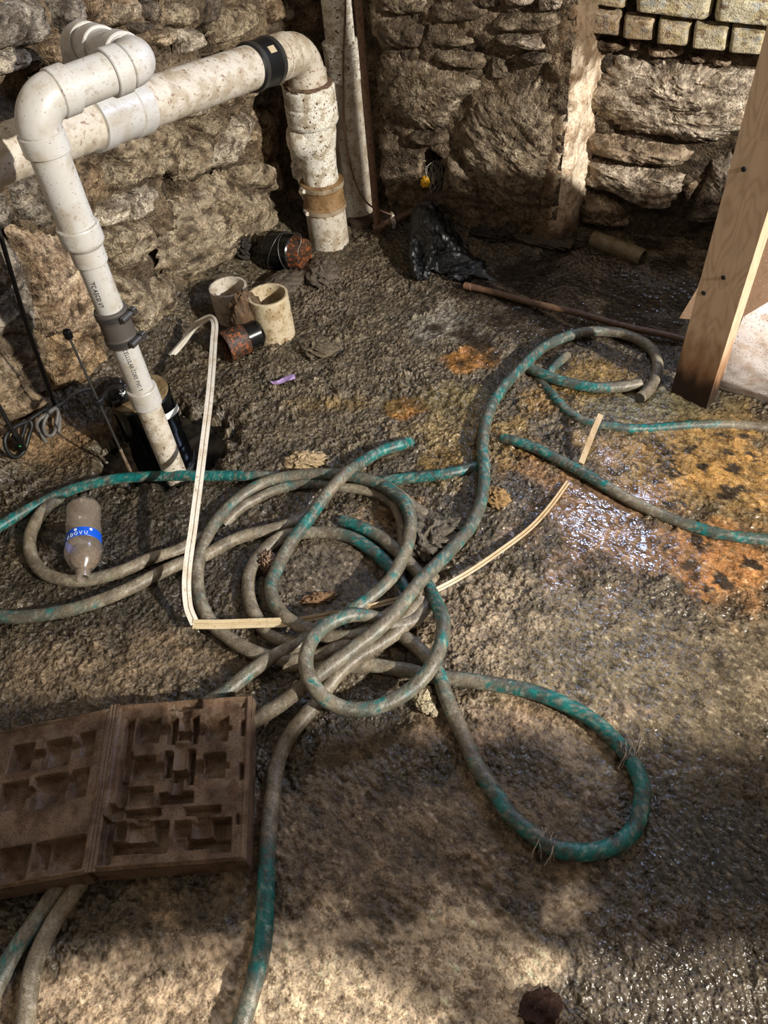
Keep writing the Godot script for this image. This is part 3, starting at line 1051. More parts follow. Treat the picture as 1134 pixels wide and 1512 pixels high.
func make_niche_wall():
	var w := struct("wall_right", "niche wall of large grey stones under rows of painted brick", "wall")
	wall_field(w, "mortar", NICHE_O, NICHE_D, NICHE_N, -0.03, 1.9, 1.0, Color(0.38, 0.335, 0.28), 0.02)
	wall_core(w, NICHE_O, NICHE_D, NICHE_N, -0.3, 4.6, 0.06)
	var gs := Color(0.82, 0.77, 0.71)
	var br := Color(0.69, 0.62, 0.54)
	var list := [
		[[24, 460, 113, 456, 264, 446, 382, 451, 399, 423, 382, 325, 295, 272, 183, 281, 100, 281, 15, 313, -30, 328, -33, 380, 8, 406], 0.055, gs],
		[[-45, 434, -8, 449, -2, 396, -39, 389], 0.03, br],
		[[-24, 280, 96, 271, 264, 262, 274, 238, 246, 210, 147, 207, 59, 216, -10, 222], 0.045, br],
		[[-6, 209, 148, 200, 268, 197, 265, 155, 239, 97, 199, 86, 150, 100, 83, 122, 4, 132], 0.05, gs],
		[[6, 113, 80, 108, 136, 87, 138, 26, 2, 25, -6, 77], 0.04, br],
		[[258, 154, 273, 187, 297, 175, 276, 113], 0.02, br],
		[[310, 247, 422, 258, 432, 154, 414, 76, 277, 57, 300, 164], 0.04, Color(0.5, 0.46, 0.42)],
		[[409, 432, 537, 441, 588, 289, 419, 272, 389, 316], 0.05, gs],
		[[427, 259, 592, 276, 648, 109, 423, 78], 0.04, br],
		[[-26, 498, 65, 498, 65, 469, -22, 468], 0.045, Color(0.47, 0.40, 0.33)],
		[[67, 494, 98, 493, 97, 472, 68, 471], 0.03, br],
		[[101, 487, 198, 482, 200, 462, 113, 461], 0.035, br],
		[[205, 472, 250, 468, 251, 452, 211, 454], 0.02, br],
		[[255, 467, 307, 463, 307, 449, 261, 450], 0.025, br],
	]
	var k := 0
	for s in list:
		k += 1
		stone(w, "stone", NICHE_O, NICHE_D, NICHE_N, s[0], s[1], s[2], 90 + k, 0.9, -0.2 + 0.12 * sin(k * 1.3))
	var cream := Color(0.72, 0.685, 0.605)
	var worn := Color(0.56, 0.49, 0.41)
	var bricks := [
		[[-22, 568, 46, 559, 52, 511, -18, 514], worn],
		[[52, 554, 122, 551, 126, 505, 56, 507], Color(0.60, 0.535, 0.455)],
		[[129, 550, 201, 546, 205, 498, 134, 499], Color(0.68, 0.625, 0.53)],
		[[207, 544, 283, 540, 288, 492, 212, 494], cream],
		[[287, 540, 360, 537, 366, 489, 292, 490], cream],
		[[364, 536, 432, 533, 438, 486, 371, 488], cream],
		[[-24, 613, 48, 611, 53, 565, -21, 572], Color(0.66, 0.60, 0.50)],
		[[65, 607, 237, 601, 238, 550, 76, 561], cream],
		[[242, 601, 418, 592, 422, 541, 245, 550], Color(0.77, 0.745, 0.67)],
		[[437, 533, 500, 530, 505, 484, 442, 486], cream],
		[[504, 529, 566, 526, 571, 481, 510, 483], cream],
		[[423, 592, 586, 582, 591, 533, 426, 541], Color(0.77, 0.745, 0.67)],
		[[343, 639, 511, 628, 513, 598, 347, 609], cream],
		[[-17, 658, 155, 650, 158, 615, 51, 615, -11, 618], cream],
		[[160, 650, 338, 640, 342, 609, 164, 615], cream],
	]
	for s in bricks:
		k += 1
		stone(w, "brick", NICHE_O, NICHE_D, NICHE_N, s[0], 0.022, s[1], 90 + k, 0.22, 0.0, 0.035, M.brick_paint, true)

func make_room_shell():
	var c := struct("ceiling", "plain dark basement ceiling above the frame", "ceiling")
	var bx := BoxMesh.new()
	bx.size = Vector3(9.4, 0.2, 6.6)
	obj("ceiling_slab", bx, M.shell, c).position = Vector3(0.3, 2.35, -0.2)
	var wf := struct("wall_front", "plain wall behind the viewer", "wall")
	bx = BoxMesh.new()
	bx.size = Vector3(9.4, 2.6, 0.2)
	obj("wall_core", bx, M.shell, wf).position = Vector3(0.3, 1.15, 2.8)
	var ws := struct("wall_side", "plain wall beyond the lamp at the side", "wall")
	bx = BoxMesh.new()
	bx.size = Vector3(0.2, 2.6, 6.6)
	obj("wall_core", bx, M.shell, ws).position = Vector3(4.6, 1.15, -0.2)
	# the small window high in the niche wall, above the frame
	var win := struct("window_1", "small daylit basement window above the painted bricks", "window")
	var g := geo()
	var ctr := WIN + NICHE_N * 0.012
	bar(g, ctr, NICHE_D, Vector3.UP, NICHE_N, Vector3(0.2, 0.15, 0.008))
	obj("pane", g, M.window_glow, win)
	g = geo()
	for s in [-1.0, 1.0]:
		bar(g, ctr + NICHE_D * 0.12 * s, NICHE_D, Vector3.UP, NICHE_N, Vector3(0.04, 0.23, 0.05), 0.004)
		bar(g, ctr + Vector3.UP * 0.095 * s, Vector3.UP, NICHE_D, NICHE_N, Vector3(0.04, 0.2, 0.05), 0.004)
	obj("window_frame", g, M.board, win)
	# the work light that lights the corner
	var b := thing("work_light_fitting", "round clamp work light aimed at the corner from the right, out of the frame", "lamp")
	var aim := (LAMP_AIM - LAMP).normalized()
	g = geo()
	lathe(g, LAMP - aim * 0.014, aim, prof([0.0, 0.0, 0.045, 0.0, 0.046, 0.004, 0.0, 0.006]), 32)
	obj("bulb", g, M.bulb_glow, b)
	g = geo()
	lathe(g, LAMP - aim * 0.10, aim, prof([0.0, 0.0, 0.03, 0.0, 0.05, 0.03, 0.085, 0.10, 0.09, 0.115, 0.088, 0.115, 0.083, 0.10, 0.048, 0.034, 0.0, 0.03]), 36)
	obj("reflector", g, M.dull_steel, b)
	g = geo()
	bar(g, Vector3(LAMP.x + 0.10, 1.12, LAMP.z + 0.08), Vector3.RIGHT, Vector3.UP, Vector3.BACK, Vector3(0.03, 2.26, 0.03), 0.003)
	sweep(g, PackedVector3Array([LAMP - aim * 0.09, LAMP - aim * 0.12, Vector3(LAMP.x + 0.10, LAMP.y, LAMP.z + 0.08)]), 0.008, 10)
	obj("stand", g, M.black_rubber, b)
	# unseen board on legs, added to cast the shade band across the foreground
	var st := thing("shade_board", "rough timber board on legs, added out of the frame at the right to shade the foreground", "shade_board")
	g = geo()
	var pts := PackedVector3Array([Vector3(0.56, 0.90, 0.170), Vector3(0.56, 0.90, 0.40), Vector3(1.70, 0.90, 0.505), Vector3(1.70, 0.90, 0.38)])
	solid_poly(g, pts, Vector3.UP, 0.03)
	obj("board", g, M.board, st)
	for q in [Vector3(1.62, 0.43, 0.45), Vector3(1.0, 0.43, 0.39)]:
		g = geo()
		bar(g, q, Vector3.RIGHT, Vector3.UP, Vector3.BACK, Vector3(0.04, 0.88, 0.04), 0.003)
		obj("leg", g, M.board, st)

# ---------------------------------------------------------------- pipes

const DRAIN_K := Vector3(-0.071, 0.51, -2.109)

func make_drain_pipe():
	var t := thing("drain_pipe", "large dirty white drain pipe along the stone wall, turning down into the corner", "pipe")
	var k := DRAIN_K
	var e := Vector3(-0.568, 0.618, -1.403)
	var dir := (e - k).normalized()
	var base := Vector3(k.x, 0, k.z)
	var up := Vector3.UP
	var g := geo()
	pipe(g, base + up * -0.05, base + up * 0.115, 0.057, 40)
	obj("lower_pipe", g, M.pvc_dirty, t)
	g = geo()
	lathe(g, base, up, prof([0.057, 0.103, 0.0595, 0.104, 0.0595, 0.12, 0.0575, 0.122, 0.0575, 0.166, 0.0595, 0.168, 0.0595, 0.184, 0.047, 0.186]), 40, Color(0.74, 0.63, 0.49).srgb_to_linear())
	var sleeve := obj("rubber_sleeve", g, M.pvc_dirty, t)
	for y in [0.112, 0.176]:
		g = geo()
		lathe(g, base + up * (y - 0.006), up, prof([0.0605, 0.0, 0.0618, 0.0005, 0.0618, 0.0115, 0.0605, 0.012]), 40, Color(0.8, 0.76, 0.7).srgb_to_linear())
		var sd := Vector3(-0.86, 0, 0.5).normalized()
		pipe(g, base + up * y + sd * 0.058 - Vector3(0.5, 0, 0.86) * 0.012, base + up * y + sd * 0.064 + Vector3(0.5, 0, 0.86) * 0.012, 0.006, 12)
		obj("clamp_band", g, M.pvc_dirty, sleeve)
	g = geo()
	lathe(g, base, up, prof([0.047, 0.182, 0.0485, 0.19, 0.0475, 0.225, 0.049, 0.255, 0.053, 0.285, 0.057, 0.31, 0.0575, 0.34]), 44, null, true)
	var swell := (Vector3(-0.9, 0, -0.05)).normalized()
	lathe(g, base + up * 0.298, swell + Vector3(0, 0.1, 0), prof([0.058, 0.0, 0.057, 0.03, 0.05, 0.052, 0.038, 0.066, 0.02, 0.075, 0.0, 0.078]), 32, null, true)
	obj("reducing_fitting", g, M.cast_iron, t)
	g = geo()
	lathe(g, base, up, prof([0.054, 0.333, 0.064, 0.337, 0.0675, 0.345, 0.0675, 0.380, 0.0645, 0.386, 0.0665, 0.392, 0.0665, 0.424, 0.063, 0.43, 0.045, 0.432]), 44)
	obj("hub", g, M.cast_iron, t)
	g = geo()
	crumple(g, base + up * 0.431, Vector3(0.056, 0.006, 0.056), 5, 0.3, Color(0.56, 0.46, 0.38))
	obj("mud_cake", g, M.matter, t)
	g = geo()
	lathe(g, base, up, prof([0.046, 0.43, 0.0495, 0.432, 0.0495, 0.462, 0.046, 0.464]), 36)
	sweep(g, arc(k, up, dir, 0.072, 20), 0.0465, 36)
	var c0 := k + dir * 0.07
	ring(g, c0, c0 + dir * 0.035, 0.0495, 0.002, 36)
	obj("elbow", g, M.pvc_dirty, t)
	# black rubber coupling with two steel bands
	var cp: Vector3 = Vector3(-0.1653, 0.5387, -1.9667)
	var tc := (cp - k).dot(dir)
	g = geo()
	pipe(g, c0, k + dir * tc, 0.0455, 36)
	obj("short_pipe", g, M.pvc_dirty, t)
	g = geo()
	ring(g, k + dir * (tc - 0.042), k + dir * (tc + 0.042), 0.0505, 0.003, 40)
	var rub := obj("rubber_coupling", g, M.black_rubber, t)
	for s in [-0.032, 0.032]:
		g = geo()
		lathe(g, k + dir * (tc + s - 0.006), dir, prof([0.0505, 0.0, 0.0522, 0.0005, 0.0522, 0.0115, 0.0505, 0.012]), 40)
		obj("clamp_band", g, M.dull_steel, rub)
	g = geo()
	var ln := dir.cross(Vector3(0.5, 0.7, 0.6)).cross(dir).normalized()
	bar(g, k + dir * (tc - 0.002) + ln * 0.0508, ln, dir, ln.cross(dir), Vector3(0.0012, 0.022, 0.016), 0.0003, Color(0.62, 0.52, 0.38))
	obj("paper_label", g, M.white_strip, rub)
	# long pipes either side of the bright white tee
	var ta: Vector3 = Vector3(-0.3893, 0.5922, -1.6529)
	var tb: Vector3 = Vector3(-0.4675, 0.5982, -1.5433)
	var a1 := (ta - k).dot(dir)
	var a2 := (tb - k).dot(dir)
	g = geo()
	pipe(g, k + dir * tc, k + dir * (a1 + 0.01), 0.0455, 40)
	obj("long_pipe", g, M.pvc_dirty, t)
	g = geo()
	pipe(g, k + dir * (a2 - 0.01), k + dir * 2.1, 0.0455, 40)
	obj("long_pipe", g, M.pvc_dirty, t)
	g = geo()
	lathe(g, k, dir, prof([0.0455, a1, 0.0515, a1 + 0.001, 0.0515, a1 + 0.035, 0.0488, a1 + 0.038, 0.0488, a2 - 0.038, 0.0515, a2 - 0.035, 0.0515, a2 - 0.001, 0.0455, a2]), 44)
	obj("tee", g, M.pvc, t)

func make_discharge_pipe():
	var t := thing("discharge_pipe", "upright white plastic sump pipe with steel clamps, rising to an elbow at the upper left", "pipe")
	var s := Vector3(-0.441, 0, -1.21)
	var up := Vector3.UP
	var g := geo()
	pipe(g, s + up * -0.05, s + up * 0.215, 0.0245, 32)
	obj("lower_pipe", g, M.pvc_dirty, t)
	g = geo()
	lathe(g, s, up, prof([0.0245, 0.19, 0.0285, 0.191, 0.0295, 0.193, 0.0295, 0.232, 0.0285, 0.234, 0.0235, 0.235]), 32)
	obj("coupling", g, M.pvc, t)
	g = geo()
	pipe(g, s + up * 0.23, s + up * 0.505, 0.0238, 32)
	var mid := obj("middle_pipe", g, M.pvc, t)
	var to_cam := Vector3(0.342, 0, 0.94)
	var words := [["CELLULAR CORE PVC-1", 0.29, -0.10], ["TC ASCD V1", 0.452, -0.50]]
	for w in words:
		var n: Vector3 = to_cam.rotated(up, w[2])
		var tm := TextMesh.new()
		var sf := SystemFont.new()
		sf.font_names = PackedStringArray(["Droid Sans"])
		tm.font = sf
		tm.text = w[0]
		tm.font_size = 32
		tm.pixel_size = 0.105 / 32.0 / 11.0
		tm.depth = 0.0006
		var o := obj("lettering", tm, M.ink, mid)
		o.transform = Transform3D(Basis(-up, -(n.cross(up)), n), s + up * w[1] + n * 0.0239)
	g = geo()
	lathe(g, s, up, prof([0.0235, 0.338, 0.0285, 0.339, 0.0292, 0.342, 0.0292, 0.356, 0.0282, 0.359, 0.0282, 0.39, 0.0292, 0.393, 0.0292, 0.408, 0.0285, 0.411, 0.0235, 0.412]), 36)
	var cl := obj("rubber_coupling", g, M.grey_rubber, t)
	for y in [0.349, 0.401]:
		g = geo()
		lathe(g, s + up * (y - 0.006), up, prof([0.029, 0.0, 0.0302, 0.0005, 0.0302, 0.0115, 0.029, 0.012]), 36)
		var rt := Vector3(0.94, 0, -0.342)
		var face := (to_cam * 0.75 + rt * 0.66).normalized()
		var tang := up.cross(face)
		ring(g, s + up * y + face * 0.034 - tang * 0.016, s + up * y + face * 0.034 + tang * 0.010, 0.0062, 0.001, 14)
		ring(g, s + up * y + face * 0.034 + tang * 0.010, s + up * y + face * 0.034 + tang * 0.021, 0.0045, 0.001, 8)
		bar(g, s + up * y + face * 0.033 + tang * 0.018, face, tang, up, Vector3(0.012, 0.010, 0.013), 0.001)
		obj("hose_clamp", g, M.dull_steel, cl)
	g = geo()
	lathe(g, s, up, prof([0.0238, 0.50, 0.0272, 0.501, 0.028, 0.503, 0.028, 0.53, 0.031, 0.534, 0.0335, 0.537, 0.0345, 0.54, 0.0345, 0.566, 0.0335, 0.568, 0.0295, 0.569]), 36)
	obj("reducer", g, M.pvc, t)
	g = geo()
	pipe(g, s + up * 0.56, s + up * 0.70, 0.0298, 36)
	obj("upper_pipe", g, M.pvc, t)
	var k := Vector3(-0.441, 0.752, -1.21)
	var k2 := Vector3(-0.297, 0.752, -1.34)
	var d := (k2 - k).normalized()
	g = geo()
	ring(g, s + up * 0.683, s + up * 0.713, 0.0345, 0.0015, 36)
	sweep(g, arc(k, up, d, 0.042, 18), 0.0318, 36)
	ring(g, k + d * 0.04, k + d * 0.068, 0.0345, 0.0015, 36)
	obj("elbow", g, M.pvc, t)
	g = geo()
	pipe(g, k + d * 0.055, k2 - d * 0.03, 0.0298, 36)
	obj("cross_pipe", g, M.pvc, t)
	var tee := DRAIN_K + Vector3(-0.497, 0.108, 0.706).normalized() * 0.665
	var k3 := Vector3(tee.x, 0.728, tee.z)
	var d2 := (k3 - k2).normalized()
	g = geo()
	ring(g, k2 - d * 0.062, k2 - d * 0.034, 0.0345, 0.0015, 36)
	sweep(g, arc(k2, d, d2, 0.036, 20), 0.0318, 36)
	ring(g, k2 + d2 * 0.055, k2 + d2 * 0.085, 0.0345, 0.0015, 36)
	obj("elbow", g, M.pvc, t)
	g = geo()
	pipe(g, k2 + d2 * 0.05, k3 - d2 * 0.03, 0.0300, 36)
	var mk := k2.lerp(k3, 0.60)
	ring(g, mk - d2 * 0.018, mk + d2 * 0.018, 0.0345, 0.0015, 36)
	obj("back_pipe", g, M.pvc, t)
	g = geo()
	ring(g, k3 - d2 * 0.07, k3 - d2 * 0.042, 0.0345, 0.0015, 36)
	sweep(g, arc(k3, d2, -up, 0.042, 18), 0.0318, 36)
	ring(g, k3 - up * 0.066, k3 - up * 0.038, 0.0345, 0.0015, 36)
	pipe(g, k3 - up * 0.04, tee - up * 0.0, 0.031, 32)
	obj("elbow", g, M.pvc, t)

func make_stack():
	var t := thing("soil_stack", "tall rust-specked white iron stack pipe standing in the wall corner", "pipe")
	var s := Vector3(0.022, 0, -2.228)
	var up := Vector3.UP
	var g := geo()
	lathe(g, s, up, prof([0.052, -0.05, 0.052, 0.012, 0.049, 0.02, 0.046, 0.06, 0.044, 0.16, 0.043, 0.40]), 36)
	obj("lower_pipe", g, M.pvc_dirty, t)
	g = geo()
	lathe(g, s, up, prof([0.043, 0.392, 0.0465, 0.394, 0.0475, 0.40, 0.0465, 0.404, 0.0465, 0.468, 0.048, 0.472, 0.048, 0.482, 0.038, 0.486]), 36)
	var hub := obj("hub", g, M.cast_iron, t)
	var front := Vector3(-0.1, 0, 1).normalized()
	for y in [0.41, 0.462]:
		g = geo()
		ring(g, s + up * y + front * 0.044 - Vector3(0.011, 0, 0), s + up * y + front * 0.048 + Vector3(0.011, 0, 0), 0.006, 0.001, 12)
		obj("bolt", g, M.cast_iron, hub)
	g = geo()
	pipe(g, s + up * 0.48, s + up * 1.6, 0.038, 36)
	obj("upper_pipe", g, M.cast_iron, t)
	g = geo()
	lathe(g, Vector3(0.035, 0, -2.20), up, prof([0.0, -0.03, 0.05, -0.03, 0.05, 0.02, 0.042, 0.028, 0.0, 0.03]), 30, Color(0.36, 0.3, 0.25).srgb_to_linear())
	obj("foot", g, M.matter, t)

func make_small_pipes():
	var up := Vector3.UP
	var c := Vector3(0.073, 0, -2.126)
	var t := thing("water_pipe", "thin brown vertical metal pipe standing just in front of the iron stack", "pipe")
	var g := geo()
	pipe(g, c + up * -0.02, c + up * 1.6, 0.0098, 20)
	obj("riser", g, M.brown_metal, t)
	var a := c + up * 0.018
	var b: Vector3 = Vector3(0.1861, 0.045, -2.1472)
	g = geo()
	pipe(g, a, a.lerp(b, 0.55), 0.0105, 18, Color(1.2, 1.15, 1.05))
	ring(g, a - (b - a).normalized() * 0.012, a + (b - a).normalized() * 0.022, 0.0135, 0.001, 18)
	obj("branch", g, M.brown_metal, t)
	g = geo()
	pipe(g, a.lerp(b, 0.5), b, 0.0125, 18, Color(0.6, 0.62, 0.55))
	obj("sleeve", g, M.brown_metal, t)
	# earthing clamp and its wire
	var d := (b - a).normalized()
	var m := a.lerp(b, 0.42)
	var e := thing("earth_clamp", "small pale earthing clamp with two screws on the thin pipe's side branch", "clamp")
	g = geo()
	ring(g, m - d * 0.006, m + d * 0.006, 0.0145, 0.001, 18)
	obj("band", g, M.pvc_dirty, e)
	for s in [-1.0, 1.0]:
		g = geo()
		var side := Vector3.UP.cross(d).normalized()
		var q: Vector3 = m + up * 0.016 * s + side * 0.004
		ring(g, q - side * 0.012, q + side * 0.012, 0.0055, 0.001, 10)
		obj("screw", g, M.pvc_dirty, e)
	g = geo()
	sweep(g, curve([m + up * 0.016, Vector3(0.05, 0.085, -2.15), Vector3(0.018, 0.16, -2.174), Vector3(0.008, 0.28, -2.178), Vector3(0.018, 0.40, -2.174), Vector3(0.026, 0.47, -2.172), Vector3(0.045, 0.60, -2.18), Vector3(0.045, 1.0, -2.185)], 0.012), 0.0028, 8)
	obj("wire", g, M.brown_metal, e)
	# loose lengths on the floor
	var r := thing("iron_rod", "long rusty pipe lying on the floor from the bag towards the wood post", "pipe")
	g = geo()
	var r0: Vector3 = Vector3(0.287, 0.012, -1.7702)
	var r1: Vector3 = Vector3(0.7849, 0.012, -1.4188)
	var rp := PackedVector3Array()
	for k in 24:
		var q := r0.lerp(r1, k / 23.0)
		rp.append(q + up * (0.004 + 0.002 * sin(k * 0.7)))
	sweep(g, rp, 0.0085, 16, Color(0.75, 0.76, 0.72))
	obj("tube", g, M.brown_metal, r)
	g = geo()
	var rd := (r1 - r0).normalized()
	lathe(g, rp[0] - rd * 0.012, rd, prof([0.0055, 0.01, 0.0055, 0.0, 0.0095, 0.0, 0.0095, 0.02, 0.0085, 0.022]), 16)
	obj("open_end", g, M.brown_metal, r)
	var st := thing("pipe_offcut", "short grey pipe offcut lying at the foot of the niche wall", "pipe")
	var s0: Vector3 = Vector3(0.6527, 0.03, -1.9117)
	var s1: Vector3 = Vector3(0.7535, 0.03, -1.7907)
	var sd := (s1 - s0).normalized()
	var sl := s0.distance_to(s1)
	g = geo()
	lathe(g, s0, sd, prof([0.017, sl - 0.002, 0.017, 0.002, 0.0215, 0.0, 0.0222, 0.001, 0.0222, sl - 0.001, 0.0215, sl, 0.017, sl - 0.002]), 28, Color(0.30, 0.27, 0.19))
	obj("tube", g, M.pvc_dirty, st)

func tube_stub(called: String, label: String, base: Vector3, h: float, r: float, tint: Color):
	var t := thing(called, label, "pipe stub")
	var g := geo()
	lathe(g, base, Vector3.UP, prof([r, -0.05, r, h - 0.001, r - 0.001, h, r - 0.0055, h, r - 0.0065, h - 0.001, r - 0.0065, 0.01, 0.0, 0.008]), 44, tint)
	obj("tube", g, M.pvc_dirty, t)
	return t

func make_pipe_stubs():
	var up := Vector3.UP
	var b1: Vector3 = Vector3(-0.3357, 0, -1.7803)
	var b2: Vector3 = Vector3(-0.226, 0, -1.68)
	tube_stub("pipe_stub", "whiter of the two open pipe stubs, the one nearer the stone wall", b1, Vector3(-0.3384, 0.0882, -1.7995).y, 0.049, Color(1, 1, 1))
	tube_stub("pipe_stub", "yellowed open pipe stub right of the whiter one, dirt caked on its side", b2, Vector3(-0.2358, 0.1147, -1.6924).y, 0.0505, Color(1.0, 0.93, 0.76))
	var g := geo()
	crumple(g, (b1 + b2) / 2.0 + Vector3(-0.005, 0.045, 0.055), Vector3(0.042, 0.075, 0.03), 51, 0.3, Color(0.45, 0.35, 0.25), 0.5, 1.2)
	tag(obj("dirt_clod", g, M.wet_matter), "brown wet clod of dirt caked between the two pipe stubs", "dirt")
	# rusty coupling in front of the stubs
	var t := thing("rusty_coupling", "short black and orange rusted coupling lying in front of the pipe stubs", "coupling")
	var a: Vector3 = Vector3(-0.3435, 0.038, -1.5885)
	var b: Vector3 = Vector3(-0.2679, 0.038, -1.6337)
	var d := (b - a).normalized()
	g = geo()
	lathe(g, a, d, prof([0.032, 0.012, 0.033, 0.0, 0.038, 0.0, 0.039, 0.003, 0.037, 0.012, 0.037, 0.055, 0.034, 0.058]), 36)
	obj("body", g, M.rust, t)
	g = geo()
	lathe(g, a, d, prof([0.036, 0.052, 0.0325, 0.056, 0.0325, 0.092, 0.028, 0.10, 0.0, 0.102]), 32)
	obj("rubber_end", g, M.black_gloss, t)
	g = geo()
	lathe(g, a, d, prof([0.0, 0.02, 0.0325, 0.018]), 32)
	obj("plug", g, M.wet_matter, t)
	# black wired can against the wall
	t = thing("black_coupling", "black wire-bound coupling lying against the wall beside the corner pipe", "coupling")
	var e: Vector3 = Vector3(-0.2312, 0.055, -2.0028)
	var f: Vector3 = Vector3(-0.1305, 0.06, -1.9434)
	d = (f - e).normalized()
	g = geo()
	lathe(g, e, d, prof([0.0, 0.01, 0.044, 0.01, 0.046, 0.0, 0.05, 0.0, 0.051, 0.003, 0.0495, 0.01, 0.0495, 0.02, 0.0505, 0.022, 0.0505, 0.028, 0.0495, 0.03, 0.0495, 0.075, 0.046, 0.078]), 40)
	obj("body", g, M.black_gloss, t)
	g = geo()
	lathe(g, e, d, prof([0.049, 0.073, 0.044, 0.078, 0.04, 0.108, 0.0, 0.11]), 36)
	obj("rusty_end", g, M.rust, t)
	for s in [[0.02, 0.2], [0.062, -0.15]]:
		g = geo()
		var loop := PackedVector3Array()
		var x := d.cross(up).normalized()
		for k in 37:
			var an := TAU * k / 36.0
			loop.append(e + d * (s[0] + s[1] * 0.1 * sin(an)) + (x * cos(an) + up * sin(an)) * 0.052)
		sweep(g, loop, 0.0014, 8, null, false)
		obj("wire", g, M.dull_steel, t)
	g = geo()
	var top := e + d * 0.07 + up * 0.05
	sweep(g, curve([top - d * 0.04, top + up * 0.006, top + d * 0.035 + up * 0.004, top + d * 0.036 - up * 0.03 + d.cross(up) * 0.03], 0.006), 0.0017, 8)
	obj("wire", g, M.dull_steel, t)

# ---------------------------------------------------------------- timber and ledge

func face_grid(g: Dictionary, a: Vector3, b: Vector3, h0: float, h1: float, n: Vector3, sd: float):
	var rows := 140
	var cols := 9
	var p := PackedVector3Array()
	var cs := PackedColorArray()
	for i in rows:
		var y := lerpf(h0, h1, pow(float(i) / (rows - 1), 1.6))
		for j in cols:
			var q := a.lerp(b, float(j) / (cols - 1)) + Vector3.UP * y
			p.append(q)
			var w := n_col.get_noise_2d(j * 0.05 + sd, y * 0.8)
			var wet := 1.0 - sm(0.035, 0.10, y + w * 0.05)
			var soak := 1.0 - sm(0.07, 0.20, y + w * 0.06)
			var c := Color(1, 1, 1).lerp(Color(0.62, 0.50, 0.40), soak * 0.8).lerp(Color(0.20, 0.17, 0.15), wet * 0.92)
			cs.append(c.srgb_to_linear())
	var flip := Vector3.UP.cross(b - a).dot(n) < 0.0
	grid(g, rows, cols, p, false, flip, cs)

func make_post_and_ledge():
	tri(M.timber, 0.28)
	var t := thing("wood_post", "upright bare timber post with a black wet foot at the right edge", "post")
	var a := Vector3(0.63, 0, 0.777)
	var b := Vector3(0.777, 0, -0.63)
	var o := Vector3(0.664, 0, -1.286)
	var c := [o, o + a * 0.086, o + a * 0.086 + b * 0.038, o + b * 0.038]
	var g := geo()
	var ns := [-b, a, b, -a]
	for k in 4:
		face_grid(g, c[k], c[(k + 1) % 4], -0.04, 1.7, ns[k], k * 3.0)
	obj("timber", g, M.timber, t)
	for q in [Vector3(0.6911, 0.3054, -1.2526), Vector3(0.6726, 0.2595, -1.2754), Vector3(0.6796, 0.5078, -1.2668)]:
		g = geo()
		lathe(g, q, -b, prof([0.0, 0.0015, 0.003, 0.0013, 0.005, 0.0]), 14)
		obj("knot", g, M.ink, t)
	# board screwed behind the post
	g = geo()
	var pts := PackedVector3Array()
	for q in [Vector3(0.6758, 0.1468, -1.3557), Vector3(0.7634, 0.1661, -1.2931), Vector3(0.8041, 0.23, -1.2641), Vector3(0.873, 0.3337, -1.2149), Vector3(0.7081, 0.5907, -1.3326), Vector3(0.6925, 0.2265, -1.3437)]:
		pts.append(q)
	# unseen extension climbing to the right, added to shade the floor behind the post
	var foot := pts[3]
	var far := Vector3(0.765, 0, -1.292) + BACK_D * 2.0
	pts.insert(4, Vector3(far.x, 1.02, far.z))
	pts.insert(4, Vector3(far.x, foot.y + 0.35, far.z))
	solid_poly(g, pts, BACK_N, 0.018)
	tag(obj("plywood_board", g, M.board), "tan plywood board fixed behind the wood post, above the white ledge", "board")
	# white rounded ledge
	g = geo()
	var l0 := Vector3(0.772, 0, -1.272)
	var ln := Vector3(-0.581, 0, 0.814)
	var line := []
	for q in [Vector2(-0.012, -0.05), Vector2(-0.004, 0.0), Vector2(0.012, 0.03), Vector2(0.022, 0.07), Vector2(0.020, 0.12), Vector2(0.004, 0.165), Vector2(-0.03, 0.192), Vector2(-0.08, 0.20), Vector2(-0.25, 0.20)]:
		line.append(l0 + ln * q.x + Vector3.UP * q.y)
	var prof_pts := curve(line, 0.008)
	var p := PackedVector3Array()
	for i in prof_pts.size():
		for j in 40:
			p.append(prof_pts[i] + BACK_D * (j * 0.018 - 0.005) + ln * 0.004 * n_rock.get_noise_2d(i * 0.008, j * 0.018))
	grid(g, prof_pts.size(), 40, p, false, true, Color.WHITE)
	var endp := PackedVector3Array()
	for q in prof_pts:
		endp.append(q - BACK_D * 0.005)
	tri_poly(g, endp, -BACK_D)
	tag(obj("white_ledge", g, M.ledge_paint), "rounded white scuffed ledge low behind the wood post, under the plywood board", "ledge")

# ---------------------------------------------------------------- blow-moulded case

